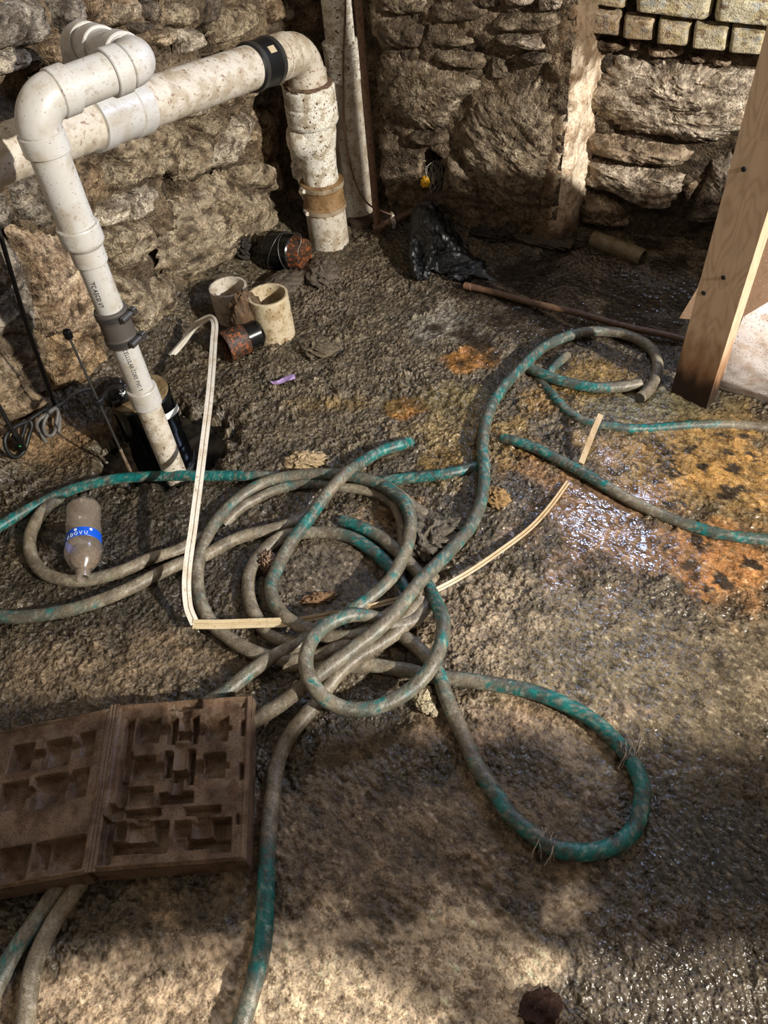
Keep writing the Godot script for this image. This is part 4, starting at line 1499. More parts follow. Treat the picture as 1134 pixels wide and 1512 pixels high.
func case_half(par: Node3D, called: String, q: Array, cav: Array, sd: int):
	var rows := 150
	var cols := 120
	var p := PackedVector3Array()
	var cs := PackedColorArray()
	for i in rows:
		var t := float(i) / (rows - 1)
		for j in cols:
			var s := float(j) / (cols - 1)
			var a: Vector3 = q[0].lerp(q[1], s)
			var b: Vector3 = q[3].lerp(q[2], s)
			var w := a.lerp(b, t)
			var dep := 0.0
			for c in cav:
				var es := minf(s - c[0], c[2] - s) * 0.21
				var et := minf(t - c[1], c[3] - t) * 0.26
				var k := sm(-0.0015, 0.003, minf(es, et))
				if k > 0.0:
					var d: float = c[4]
					if c[5] == 1:
						var v: float = (t - (c[1] + c[3]) / 2.0) / ((c[3] - c[1]) / 2.0)
						d *= sqrt(maxf(0.0, 1.0 - v * v * 0.9))
					elif c[5] == 2:
						var v: float = (s - (c[0] + c[2]) / 2.0) / ((c[2] - c[0]) / 2.0)
						d *= sqrt(maxf(0.0, 1.0 - v * v * 0.9))
					dep = maxf(dep, d * k)
			# raised lip round the edge
			var edge := minf(minf(s, 1.0 - s) * 0.21, minf(t, 1.0 - t) * 0.26)
			var lip := 0.003 * sm(0.009, 0.006, edge) if edge < 0.009 else 0.0
			w.y += lip - dep - 0.006 * (1.0 - sm(0.0, 0.004, edge)) + 0.0012 * n_lump.get_noise_2d(w.x * 2.0, w.z * 2.0)
			p.append(w)
			var m := 0.92 + 0.35 * n_col.get_noise_2d(w.x * 1.5 + sd, w.z * 1.5)
			cs.append(Color(m, m * 0.97, m * 0.93).srgb_to_linear())
	var g := geo()
	# t runs towards the viewer, s to the right: t cross s is up
	grid(g, rows, cols, p, false, false, cs)
	# skirt
	for side in [[0, 1], [1, 2], [2, 3], [3, 0]]:
		var a: Vector3 = q[side[0]]
		var b: Vector3 = q[side[1]]
		var n := (b - a).cross(Vector3.UP).normalized()
		var mid: Vector3 = (q[0] + q[1] + q[2] + q[3]) / 4.0
		if n.dot((a + b) / 2.0 - mid) < 0.0:
			n = -n
		var dn := Vector3(0, -0.036, 0)
		quad(g, a - Vector3(0, 0.005, 0), b - Vector3(0, 0.005, 0), b + dn + n * 0.002, a + dn + n * 0.002, n, Color(0.85, 0.82, 0.78))
	return obj(called, g, M.case_plastic, par)

func make_case():
	var t := thing("tool_case", "open brown plastic case lying flat on the floor, moulded hollows empty", "case")
	var qr := [Vector3(-0.4623, 0.05, -0.6322), Vector3(-0.2432, 0.05, -0.6236), Vector3(-0.2434, 0.05, -0.368), Vector3(-0.459, 0.05, -0.3754)]
	var ql := [Vector3(-0.681, 0.05, -0.6057), Vector3(-0.4673, 0.05, -0.6293), Vector3(-0.4652, 0.05, -0.3734), Vector3(-0.6799, 0.05, -0.3611)]
	case_half(t, "tray", qr, [[0.3978, 0.0038, 0.631, 0.066, 0.014, 0], [0.4594, 0.0601, 0.5587, 0.1213, 0.014, 0], [0.1719, 0.1077, 0.3382, 0.2764, 0.02, 1], [0.3327, 0.1533, 0.4114, 0.2307, 0.015, 1], [0.4066, 0.1101, 0.4611, 0.2931, 0.022, 0], [0.4503, 0.1155, 0.5597, 0.2006, 0.012, 2], [0.4587, 0.2006, 0.5671, 0.2712, 0.022, 0], [0.5642, 0.1161, 0.6184, 0.3036, 0.022, 0], [0.6162, 0.1789, 0.6942, 0.2498, 0.015, 1], [0.6809, 0.1329, 0.8344, 0.3004, 0.02, 1], [0.8286, 0.2019, 0.861, 0.2315, 0.01, 0], [0.1694, 0.3553, 0.3307, 0.5035, 0.02, 1], [0.326, 0.4023, 0.3991, 0.4652, 0.015, 1], [0.3949, 0.3387, 0.4532, 0.5012, 0.022, 0], [0.4479, 0.2966, 0.5597, 0.4611, 0.007, 2], [0.4603, 0.4584, 0.5704, 0.5203, 0.023, 0], [0.5658, 0.3403, 0.6132, 0.5522, 0.022, 0], [0.61, 0.4079, 0.6773, 0.4926, 0.015, 1], [0.6724, 0.3701, 0.8277, 0.5267, 0.02, 1], [0.8235, 0.4397, 0.8591, 0.4709, 0.01, 0], [0.3832, 0.5942, 0.6201, 0.658, 0.018, 0], [0.4473, 0.514, 0.5461, 0.5988, 0.012, 2], [0.0851, 0.1078, 0.1474, 0.3388, 0.015, 0], [0.0823, 0.3231, 0.1644, 0.4955, 0.015, 0], [0.164, 0.5471, 0.3405, 0.6528, 0.015, 0], [0.092, 0.485, 0.1609, 0.6452, 0.015, 0], [0.0516, 0.6382, 0.1546, 0.7241, 0.015, 0], [0.0178, 0.7111, 0.1004, 0.9689, 0.015, 0], [0.1643, 0.6817, 0.4099, 0.7227, 0.014, 0], [0.2418, 0.7209, 0.3385, 0.7606, 0.012, 0], [0.1041, 0.7383, 0.1862, 0.8463, 0.017, 1], [0.1849, 0.7554, 0.3827, 0.8563, 0.014, 2], [0.0936, 0.8505, 0.4131, 0.9183, 0.023, 0], [0.3714, 0.7554, 0.4715, 0.9287, 0.02, 0], [0.5711, 0.6903, 0.8146, 0.7329, 0.014, 0], [0.6438, 0.7312, 0.7468, 0.769, 0.012, 0], [0.5116, 0.7607, 0.624, 0.8557, 0.016, 1], [0.6215, 0.766, 0.7637, 0.8568, 0.013, 2], [0.599, 0.858, 0.8908, 0.9209, 0.024, 0], [0.7645, 0.7643, 0.8915, 0.9475, 0.02, 0], [0.5205, 0.8547, 0.5999, 0.9193, 0.006, 0], [0.9257, 0.1729, 0.9591, 0.2742, 0.012, 0], [0.9268, 0.4464, 0.9632, 0.5445, 0.012, 0], [0.9233, 0.7479, 0.9464, 0.803, 0.009, 0], [0.9213, 0.0543, 0.9477, 0.0851, 0.006, 0]], 3)
	case_half(t, "lid", ql, [[0.2957, 0.1361, 0.4511, 0.3163, 0.02, 1], [0.4381, 0.1973, 0.5399, 0.2544, 0.014, 1], [0.5325, 0.1532, 0.7284, 0.331, 0.02, 2], [0.7141, 0.194, 0.7926, 0.2715, 0.014, 0], [0.7769, 0.1409, 0.8912, 0.3056, 0.018, 1], [0.277, 0.3804, 0.4685, 0.5515, 0.02, 1], [0.4558, 0.4358, 0.5214, 0.4936, 0.014, 0], [0.5091, 0.3832, 0.7466, 0.5762, 0.021, 2], [0.7282, 0.4081, 0.7903, 0.4959, 0.014, 0], [0.767, 0.3788, 0.8944, 0.5548, 0.018, 1], [0.37, 0.78, 0.5837, 0.9784, 0.022, 1], [0.6132, 0.7837, 0.7235, 0.9351, 0.016, 2], [0.715, 0.7814, 0.9479, 0.967, 0.022, 1], [-0.1154, 0.0923, 0.1182, 0.2933, 0.018, 1], [-0.045, 0.3879, 0.1969, 0.5423, 0.018, 1], [0.0707, 0.7736, 0.3145, 0.9639, 0.018, 1]], 7)
	# hinge ribs between the halves
	for k in 3:
		var g := geo()
		var f := (k - 1) * 0.0055
		var a: Vector3 = ql[1].lerp(qr[0], 0.5) + Vector3(f, 0.000, 0)
		var b: Vector3 = ql[2].lerp(qr[3], 0.5) + Vector3(f, 0.000, 0)
		sweep(g, PackedVector3Array([a, a.lerp(b, 0.5), b]), 0.0032, 10, Color(0.9, 0.86, 0.8))
		obj("hinge", g, M.case_plastic, t)

# ---------------------------------------------------------------- hoses

func hose(label: String, raw: Array, teal: Array, sink := 0.0, r := 0.0125, muddy := 1.0):
	hose_count += 1
	var c := curve(raw, 0.007)
	var n := c.size()
	var seg := 16
	var p := PackedVector3Array()
	var cs := PackedColorArray()
	var pts := PackedVector3Array()
	for q in c:
		pts.append(Vector3(q.x, q.y + r + 0.002 - sink + n_big.get_noise_2d(q.x, q.z) * 0.006, q.z))
	var a := (pts[1] - pts[0]).cross(Vector3(0.1, 1, 0.2)).normalized()
	var mudc := Color(0.50, 0.455, 0.385)
	var mudl := Color(0.62, 0.565, 0.475)
	var tealc := Color(0.05, 0.44, 0.43)
	var slate := Color(0.245, 0.335, 0.325)
	for i in n:
		var t := (pts[mini(i + 1, n - 1)] - pts[maxi(i - 1, 0)]).normalized()
		a = (a - t * a.dot(t)).normalized()
		var b := a.cross(t)
		var f := float(i) / (n - 1) * (teal.size() - 1)
		var f0 := mini(int(f), teal.size() - 2)
		var tv: float = lerpf(teal[f0], teal[f0 + 1], f - f0)
		for j in seg:
			var th := TAU * j / seg
			var rr := r * (1.0 + 0.012 * sin(i * 1.9))
			var q := pts[i] + (a * cos(th) + b * sin(th)) * rr
			p.append(q)
			var e := n_col.get_noise_3d(q.x * 2.2, q.y * 4.0 + hose_count, q.z * 2.2)
			var s := n_lump.get_noise_3d(q.x * 2.5, q.y * 2.5 + hose_count * 2.0, q.z * 2.5)
			var cc := mudc.lerp(mudl, sm(-0.3, 0.4, e)).lerp(slate, sm(0.15, 0.75, tv + s * 0.5) * 0.8)
			var dot := n_fine.get_noise_3d(q.x * 1.6, q.y * 1.6, q.z * 1.6)
			cc = cc.lerp(tealc, sm(0.52, 0.70, tv * 0.95 + s * 0.8 + e * 0.3 - maxf(dot, 0.0) * 0.5))
			var low := sm(0.3, -0.6, (q.y - pts[i].y) / r)
			cc = cc.lerp(mudc, low * 0.5 * muddy)
			cc = cc.lerp(Color(0.72, 0.69, 0.62), sm(0.45, 0.75, dot + e * 0.3) * 0.6)
			var k := 0.95 + 0.35 * s
			cs.append(Color(cc.r * k, cc.g * k, cc.b * k).srgb_to_linear())
	var g := geo()
	grid(g, n, seg, p, true, false, cs)
	# end faces
	for e in [0, n - 1]:
		var fan := PackedVector3Array()
		for j in seg:
			fan.append(p[e * seg + j])
		var nn := (pts[0] - pts[1]).normalized() if e == 0 else (pts[n - 1] - pts[n - 2]).normalized()
		tri_poly(g, fan, nn, Color(0.1, 0.1, 0.09))
	tag(obj("garden_hose", g, M.hose), label, "hose", "lengths of muddy teal garden hose on the floor")

func make_hoses():
	# the long S from the arc behind the post down to the case
	hose("thick hose sweeping in an S from behind the post across the pile to the case", [Vector3(0.5845, 0, -1.2619), Vector3(0.6134, 0, -1.2872), Vector3(0.6503, 0, -1.346), Vector3(0.6659, 0, -1.4144), Vector3(0.6437, 0, -1.4772), Vector3(0.589, 0.002, -1.515), Vector3(0.5074, 0.003, -1.5178), Vector3(0.4198, 0.006, -1.4725), Vector3(0.3489, 0.008, -1.402), Vector3(0.2878, 0.008, -1.3268), Vector3(0.2475, 0.008, -1.2528), Vector3(0.2231, 0.008, -1.1701), Vector3(0.2113, 0.006, -1.0833), Vector3(0.1935, 0.006, -1.0106), Vector3(0.1618, 0.008, -0.9463), Vector3(0.1102, 0.016, -0.8837), Vector3(0.0498, 0.034, -0.8129), Vector3(-0.0147, 0.04, -0.7326), Vector3(-0.0899, 0.034, -0.6781), Vector3(-0.1527, 0.026, -0.6386), Vector3(-0.2039, 0.012, -0.612), Vector3(-0.248, 0.004, -0.5927), Vector3(-0.295, 0, -0.5722), Vector3(-0.3786, -0.004, -0.5274), Vector3(-0.442, -0.004, -0.4507), Vector3(-0.4895, -0.002, -0.3786), Vector3(-0.5204, 0, -0.3195), Vector3(-0.5332, 0, -0.2714), Vector3(-0.5283, 0, -0.2024)], [0.1, 0.1, 0.15, 0.2, 0.4, 0.65, 0.6, 0.7, 0.5, 0.6, 0.55, 0.5, 0.55, 0.3, 0.3, 0.2, 0.1, 0.1, 0.1, 0.05, 0.05, 0.05], 0.001, 0.0125)
	hose("teal hose end lying in a shallow bow in front of the dark puddle", [Vector3(0.3719, -0.002, -1.4185), Vector3(0.3964, 0, -1.3862), Vector3(0.4348, 0, -1.3497), Vector3(0.4885, 0, -1.3185), Vector3(0.5468, 0, -1.3083), Vector3(0.6025, 0.001, -1.3117)], [0.3, 0.75, 0.6, 0.85, 0.4, 0.1], 0.003)
	hose("short yellow-green hose stub poking from mud beside the bow by the post", [Vector3(0.4084, -0.006, -1.3817), Vector3(0.4259, -0.001, -1.405), Vector3(0.4465, 0, -1.4256), Vector3(0.4736, -0.008, -1.455)], [0.6, 0.75, 0.4, 0.1], 0.004, 0.010)
	hose("half-buried hose running from the mud past the splinter to the right edge", [Vector3(0.3904, -0.014, -1.39), Vector3(0.405, -0.006, -1.3188), Vector3(0.4246, -0.004, -1.2549), Vector3(0.4553, -0.005, -1.2173), Vector3(0.5009, -0.006, -1.1955), Vector3(0.5418, -0.008, -1.1844), Vector3(0.6059, -0.009, -1.1793), Vector3(0.6831, -0.007, -1.1729), Vector3(0.758, -0.006, -1.1615), Vector3(0.8396, -0.006, -1.133), Vector3(0.9288, -0.006, -1.081), Vector3(1.0179, -0.01, -1.0348)], [0.3, 0.8, 0.5, 0.7, 0.9, 0.6, 0.3, 0.1, 0.1, 0.2], 0.004, 0.0105)
	hose("teal and yellow-green hose on the wet orange floor, running off to the right edge", [Vector3(0.2709, -0.01, -1.1987), Vector3(0.2932, -0.002, -1.18), Vector3(0.3357, 0.002, -1.1438), Vector3(0.3755, 0.003, -1.1019), Vector3(0.4133, 0.003, -1.0586), Vector3(0.4545, 0.001, -1.0088), Vector3(0.4956, -0.002, -0.9652), Vector3(0.542, -0.005, -0.924), Vector3(0.5937, -0.006, -0.8866), Vector3(0.6421, -0.006, -0.863), Vector3(0.7169, -0.006, -0.8456), Vector3(0.8116, -0.006, -0.8336), Vector3(0.9271, -0.01, -0.8365)], [0.7, 0.8, 0.55, 0.9, 0.2, 0.3, 0.6, 0.75, 0.6, 0.85, 0.75], 0.002, 0.0115)
	# the pile
	hose("large round loop of grey hose, outermost on the left of the pile", [Vector3(0.1136, -0.008, -0.9776), Vector3(0.0918, 0.002, -0.9827), Vector3(0.0605, 0.01, -1.0088), Vector3(0.0341, 0.018, -1.0365), Vector3(0.0083, 0.016, -1.0685), Vector3(-0.0286, 0.012, -1.0972), Vector3(-0.0653, 0.01, -1.1165), Vector3(-0.113, 0.008, -1.1279), Vector3(-0.1703, 0.002, -1.1387), Vector3(-0.2275, 0, -1.1356), Vector3(-0.2723, 0, -1.1151), Vector3(-0.3126, 0, -1.0774), Vector3(-0.3451, 0, -1.0238), Vector3(-0.3609, 0, -0.9653), Vector3(-0.3643, 0, -0.908), Vector3(-0.3517, 0, -0.8439), Vector3(-0.3297, 0, -0.7965), Vector3(-0.2998, 0, -0.7626), Vector3(-0.2622, 0.002, -0.7302), Vector3(-0.2205, 0.002, -0.7073), Vector3(-0.1735, 0.004, -0.6949), Vector3(-0.1263, 0.01, -0.6985), Vector3(-0.0784, 0.014, -0.7195), Vector3(-0.0293, 0.014, -0.7504), Vector3(0.0213, 0.01, -0.7837), Vector3(0.074, 0.004, -0.8196)], [0.1, 0.2, 0.35, 0.6, 0.4, 0.3, 0.3, 0.35, 0.4, 0.3, 0.3, 0.2, 0.3, 0.2, 0.1, 0.1, 0.05, 0.05, 0.05, 0.05, 0.05])
	hose("dark hose curling down the right side of the round loop, crossing over it", [Vector3(0.0083, 0.02, -1.0647), Vector3(0.0336, 0.024, -1.0273), Vector3(0.0464, 0.026, -0.9947), Vector3(0.0487, 0.026, -0.9542), Vector3(0.0372, 0.026, -0.9056), Vector3(0.0179, 0.026, -0.8634), Vector3(-0.0039, 0.026, -0.8278), Vector3(-0.0329, 0.024, -0.8017), Vector3(-0.0746, 0.022, -0.7724), Vector3(-0.1115, 0.018, -0.7558), Vector3(-0.1456, 0.014, -0.742), Vector3(-0.1674, 0.012, -0.7214), Vector3(-0.205, 0.01, -0.7072), Vector3(-0.2527, 0.006, -0.6814), Vector3(-0.2951, 0.004, -0.6495), Vector3(-0.3426, 0, -0.6229), Vector3(-0.4062, -0.006, -0.5765), Vector3(-0.4685, -0.006, -0.485), Vector3(-0.508, -0.002, -0.399), Vector3(-0.5386, 0, -0.3385), Vector3(-0.5652, 0, -0.2907), Vector3(-0.581, 0, -0.2447)], [0.6, 0.7, 0.5, 0.3, 0.35, 0.3, 0.45, 0.4, 0.2, 0.1, 0.3, 0.5, 0.4, 0.1, 0.1, 0.1, 0.1, 0.1, 0.3, 0.4, 0.5])
	hose("hose with a bright teal top end arching over the round loop to the pile's middle", [Vector3(0.0735, -0.012, -1.2179), Vector3(0.0487, 0, -1.1984), Vector3(0.0068, 0.004, -1.182), Vector3(-0.0439, 0.014, -1.139), Vector3(-0.0769, 0.028, -1.0949), Vector3(-0.1131, 0.026, -1.0477), Vector3(-0.1492, 0.016, -0.999), Vector3(-0.1862, 0.01, -0.9474), Vector3(-0.2108, 0.008, -0.8966), Vector3(-0.2205, 0.008, -0.8632), Vector3(-0.2159, 0.01, -0.8246), Vector3(-0.1978, 0.014, -0.7856), Vector3(-0.1744, 0.018, -0.7599), Vector3(-0.1485, 0.018, -0.7439), Vector3(-0.1127, 0.018, -0.7255), Vector3(-0.0731, 0.018, -0.7231), Vector3(-0.0361, 0.016, -0.7361), Vector3(-0.0003, 0.014, -0.7438), Vector3(0.0266, 0.012, -0.7643), Vector3(0.0488, 0.01, -0.7918)], [0.7, 0.85, 0.85, 0.6, 0.3, 0.2, 0.55, 0.85, 0.4, 0.35, 0.6, 0.3, 0.1, 0.05, 0.15, 0.15, 0.05, 0.05], 0.0)
	hose("small front loop of hose, uppermost at the lower middle of the pile", [Vector3(-0.0837, -0.008, -1.0084), Vector3(-0.0583, 0, -0.9889), Vector3(-0.0119, 0.004, -0.9476), Vector3(0.0304, 0.008, -0.8853), Vector3(0.0595, 0.008, -0.8309), Vector3(0.0726, 0.018, -0.7771), Vector3(0.0791, 0.03, -0.7255), Vector3(0.0693, 0.034, -0.6772), Vector3(0.0421, 0.032, -0.6308), Vector3(0.0024, 0.026, -0.6011), Vector3(-0.0457, 0.028, -0.5821), Vector3(-0.0904, 0.034, -0.5809), Vector3(-0.1247, 0.046, -0.5964), Vector3(-0.1458, 0.052, -0.6269), Vector3(-0.1526, 0.054, -0.6625), Vector3(-0.1386, 0.052, -0.706), Vector3(-0.1064, 0.046, -0.738), Vector3(-0.0694, 0.038, -0.7523), Vector3(-0.0331, 0.028, -0.7472), Vector3(-0.0008, 0.016, -0.737), Vector3(0.0294, 0.01, -0.7468), Vector3(0.051, 0.008, -0.7695), Vector3(0.0715, 0.002, -0.8003)], [0.8, 0.8, 0.5, 0.15, 0.1, 0.2, 0.6, 0.75, 0.5, 0.4, 0.4, 0.6, 0.35, 0.3, 0.3, 0.5, 0.55, 0.2, 0.1, 0.05, 0.05])
	hose("inner arc of hose with teal patches round the bare mud in the pile's middle", [Vector3(-0.1668, 0, -0.7288), Vector3(-0.2071, 0, -0.745), Vector3(-0.2314, 0, -0.7678), Vector3(-0.2505, 0, -0.8021), Vector3(-0.2628, 0, -0.841), Vector3(-0.2657, 0, -0.8864), Vector3(-0.2603, 0, -0.9162), Vector3(-0.2454, 0, -0.9404), Vector3(-0.2248, 0, -0.9645), Vector3(-0.1985, 0, -0.9813), Vector3(-0.1642, -0.002, -0.985), Vector3(-0.1257, -0.003, -0.982), Vector3(-0.0926, -0.002, -0.9729), Vector3(-0.0617, -0.001, -0.9555), Vector3(-0.0322, 0, -0.9251), Vector3(-0.0088, 0, -0.8938), Vector3(0.0097, 0, -0.8593), Vector3(0.0246, -0.004, -0.8231)], [0.05, 0.05, 0.05, 0.05, 0.05, 0.4, 0.1, 0.2, 0.2, 0.3, 0.75, 0.8, 0.75, 0.6], 0.002)
	hose("dirtier hose tucked just inside the top of the round loop, half in mud", [Vector3(-0.3235, -0.008, -1.0419), Vector3(-0.3092, -0.002, -1.0565), Vector3(-0.2877, 0, -1.0774), Vector3(-0.2494, 0, -1.1001), Vector3(-0.2103, 0, -1.1153), Vector3(-0.1679, 0, -1.1206), Vector3(-0.1299, 0, -1.1166), Vector3(-0.0869, 0, -1.1003), Vector3(-0.0442, -0.001, -1.0889), Vector3(-0.0042, 0, -1.0647), Vector3(0.0218, 0, -1.0328), Vector3(0.0312, 0, -0.9898), Vector3(0.0285, 0, -0.9349), Vector3(0.0156, -0.002, -0.8568), Vector3(0.0084, -0.006, -0.7848)], [0.05, 0.1, 0.2, 0.45, 0.5, 0.2, 0.05, 0.05, 0.1, 0.2, 0.1, 0.1], 0.004, 0.0105)
	hose("hose running from the pile's middle straight down past the case to the bottom edge", [Vector3(0.0773, 0, -0.8468), Vector3(0.0481, 0.004, -0.7873), Vector3(0.017, 0.01, -0.7414), Vector3(-0.0122, 0.012, -0.7176), Vector3(-0.039, 0.012, -0.7021), Vector3(-0.0811, 0.01, -0.6783), Vector3(-0.1144, 0.01, -0.6465), Vector3(-0.1403, 0.008, -0.6136), Vector3(-0.1634, 0.004, -0.592), Vector3(-0.1879, 0.002, -0.5632), Vector3(-0.2063, 0, -0.5257), Vector3(-0.215, 0, -0.4648), Vector3(-0.2199, 0, -0.3961), Vector3(-0.2216, 0, -0.3323), Vector3(-0.2241, 0, -0.2733), Vector3(-0.2346, 0, -0.2269), Vector3(-0.2533, 0, -0.1697)], [0.05, 0.05, 0.05, 0.05, 0.1, 0.1, 0.15, 0.05, 0.05, 0.05, 0.3, 0.95, 0.95, 0.9, 0.3, 0.5])
	hose("hose making the long narrow loop at the lower right with the brightest teal bend", [Vector3(-0.1979, -0.003, -0.6928), Vector3(-0.1395, 0, -0.6863), Vector3(-0.072, 0, -0.6752), Vector3(-0.0513, 0, -0.6752), Vector3(-0.0143, 0, -0.664), Vector3(0.0145, 0, -0.6552), Vector3(0.0512, 0, -0.6391), Vector3(0.0948, 0, -0.6286), Vector3(0.1385, 0, -0.6157), Vector3(0.1978, 0, -0.5948), Vector3(0.2456, 0, -0.5684), Vector3(0.2866, 0, -0.5342), Vector3(0.311, 0, -0.4997), Vector3(0.3247, 0, -0.4718), Vector3(0.3315, 0, -0.4467), Vector3(0.3311, 0, -0.4189), Vector3(0.3198, 0, -0.3884), Vector3(0.2976, 0, -0.3602), Vector3(0.267, 0, -0.3439), Vector3(0.225, 0, -0.3402), Vector3(0.1872, 0, -0.3497), Vector3(0.1634, 0, -0.3681), Vector3(0.1354, 0, -0.399), Vector3(0.1151, 0, -0.4402), Vector3(0.0967, 0, -0.4821), Vector3(0.0831, 0, -0.5367), Vector3(0.0682, 0.006, -0.5905), Vector3(0.0575, 0.01, -0.6428), Vector3(0.0365, 0.008, -0.6856), Vector3(0.0141, 0.006, -0.7153), Vector3(-0.0163, 0.002, -0.7454), Vector3(-0.0408, -0.004, -0.7754)], [0.05, 0.05, 0.1, 0.15, 0.3, 0.2, 0.4, 0.6, 0.9, 0.95, 0.75, 0.95, 0.9, 0.95, 0.85, 0.6, 0.75, 0.4, 0.3, 0.15, 0.5, 0.1, 0.1, 0.1], 0.002)
	# the left side
	hose("long teal hose curving across the left past the sump pipe, its middle sunk in mud", [Vector3(-0.8279, 0, -1.044), Vector3(-0.7852, 0, -1.0918), Vector3(-0.732, 0, -1.1345), Vector3(-0.6682, 0, -1.1716), Vector3(-0.5921, 0, -1.192), Vector3(-0.4901, 0, -1.1903), Vector3(-0.373, -0.001, -1.1772), Vector3(-0.2572, -0.003, -1.1591), Vector3(-0.2016, -0.014, -1.1552), Vector3(-0.102, -0.02, -1.1376), Vector3(-0.017, -0.015, -1.1157), Vector3(0.0141, -0.005, -1.1051), Vector3(0.0674, -0.004, -1.1037), Vector3(0.1377, -0.005, -1.1036), Vector3(0.2037, -0.01, -1.1201)], [0.85, 0.9, 0.75, 0.85, 0.95, 0.95, 0.95, 0.95, 0.5, 0.3, 0.8, 0.95, 0.9, 0.8], 0.001, 0.0115)
	hose("grey hose looping round the plastic bottle at the left", [Vector3(-0.6795, -0.012, -1.1687), Vector3(-0.6963, -0.003, -1.1415), Vector3(-0.7106, 0, -1.0956), Vector3(-0.7132, 0, -1.0452), Vector3(-0.695, 0, -0.9939), Vector3(-0.6639, 0, -0.9545), Vector3(-0.626, -0.001, -0.9337), Vector3(-0.5884, -0.002, -0.926), Vector3(-0.5475, -0.002, -0.93), Vector3(-0.4997, -0.001, -0.9439), Vector3(-0.4635, 0, -0.9613), Vector3(-0.41, -0.001, -0.9781), Vector3(-0.3846, -0.004, -0.9976), Vector3(-0.3507, -0.012, -1.0241)], [0.3, 0.2, 0.1, 0.1, 0.1, 0.25, 0.1, 0.1, 0.1, 0.05], 0.003)
	hose("grey hose running from the left edge below the bottle up to the round loop", [Vector3(-0.7692, 0, -0.8771), Vector3(-0.7275, 0, -0.8624), Vector3(-0.6813, 0, -0.8533), Vector3(-0.6102, 0, -0.8559), Vector3(-0.5509, 0, -0.8692), Vector3(-0.4874, 0, -0.8947), Vector3(-0.4492, 0, -0.9182), Vector3(-0.4062, 0, -0.9416), Vector3(-0.3518, -0.002, -0.9605), Vector3(-0.3171, -0.001, -0.9803), Vector3(-0.278, -0.002, -0.9963), Vector3(-0.2368, -0.003, -1.0034), Vector3(-0.1888, -0.006, -1.0168), Vector3(-0.1459, -0.014, -1.0502)], [0.7, 0.5, 0.5, 0.3, 0.1, 0.1, 0.05, 0.05, 0.1, 0.05], 0.002)

# ---------------------------------------------------------------- sump pump and cords

func make_pump():
	var t := thing("sump_pump", "black sump pump with a beige lid standing in the pit behind the white pipe", "pump")
	var up := Vector3.UP
	var c := Vector3(-0.506, 0, -1.362)
	var g := geo()
	lathe(g, c, up, prof([0.058, -0.045, 0.062, -0.04, 0.062, 0.0, 0.0655, 0.004, 0.0655, 0.085, 0.0675, 0.087, 0.0675, 0.098, 0.064, 0.102, 0.0, 0.102]), 44)
	for k in 10:
		var an := TAU * k / 10.0
		var d := Vector3(cos(an), 0, sin(an))
		bar(g, c + d * 0.0655 + up * 0.042, d, up, d.cross(up), Vector3(0.006, 0.082, 0.006), 0.001)
	obj("body", g, M.black_gloss, t)
	g = geo()
	lathe(g, c, up, prof([0.064, 0.101, 0.065, 0.103, 0.064, 0.106, 0.05, 0.108, 0.02, 0.109, 0.0, 0.109]), 40, Color(0.66, 0.60, 0.48).srgb_to_linear())
	obj("lid", g, M.pvc_dirty, t)
	g = geo()
	var p := PackedVector3Array()
	for i in 2:
		for j in 9:
			var an := 0.34 + (j - 4) * 0.11
			p.append(c + Vector3(cos(an), 0, sin(an)) * 0.0722 + up * (0.043 + 0.016 * i + 0.002 * j))
	grid(g, 2, 9, p, false, false, Color.WHITE)
	obj("label_strip", g, M.white_strip, t)
	g = geo()
	crumple(g, Vector3(-0.5506, 0.12, -1.35), Vector3(0.038, 0.03, 0.03), 13, 0.2, Color(0.11, 0.11, 0.11))
	pipe(g, Vector3(-0.5548, 0.115, -1.3182), Vector3(-0.5192, 0.115, -1.3461), 0.011, 14, Color(0.02, 0.02, 0.02))
	obj("cable_gland", g, M.black_gloss, t)
	# float rod
	var r := thing("float_rod", "thin steel float rod with a black knob on top left of the sump pump", "rod")
	var b := Vector3(-0.535, 0, -1.217)
	g = geo()
	sweep(g, PackedVector3Array([b - up * 0.03, b + up * 0.17, b + up * 0.36]), 0.0024, 10)
	obj("rod", g, M.dull_steel, r)
	g = geo()
	ring(g, b + up * 0.355, b + up * 0.372, 0.008, 0.002, 16)
	obj("knob", g, M.black_gloss, r)
	g = geo()
	ring(g, b + up * 0.198, b + up * 0.212, 0.0105, 0.002, 18)
	sweep(g, curve([b + up * 0.205 + Vector3(0.005, 0, -0.008), b + up * 0.19 + Vector3(0.012, 0, -0.06), b + up * 0.13 + Vector3(0.0, 0, -0.12)], 0.01), 0.004, 10)
	obj("guide_arm", g, M.black_rubber, r)
	g = geo()
	sweep(g, PackedVector3Array([b - up * 0.02, b + up * 0.02, b + up * 0.05, b + up * 0.075]), PackedFloat32Array([0.0036, 0.0040, 0.0034, 0.0036]), 10, Color(0.62, 0.58, 0.54).srgb_to_linear())
	obj("corroded_foot", g, M.pvc_dirty, r)

func cord(called: String, label: String, pts: Array, r: float, m: Material, tint := Color.WHITE):
	var g := geo()
	sweep(g, curve(pts, 0.008), r, 10, tint)
	return tag(obj(called, g, m), label, "cord", "")

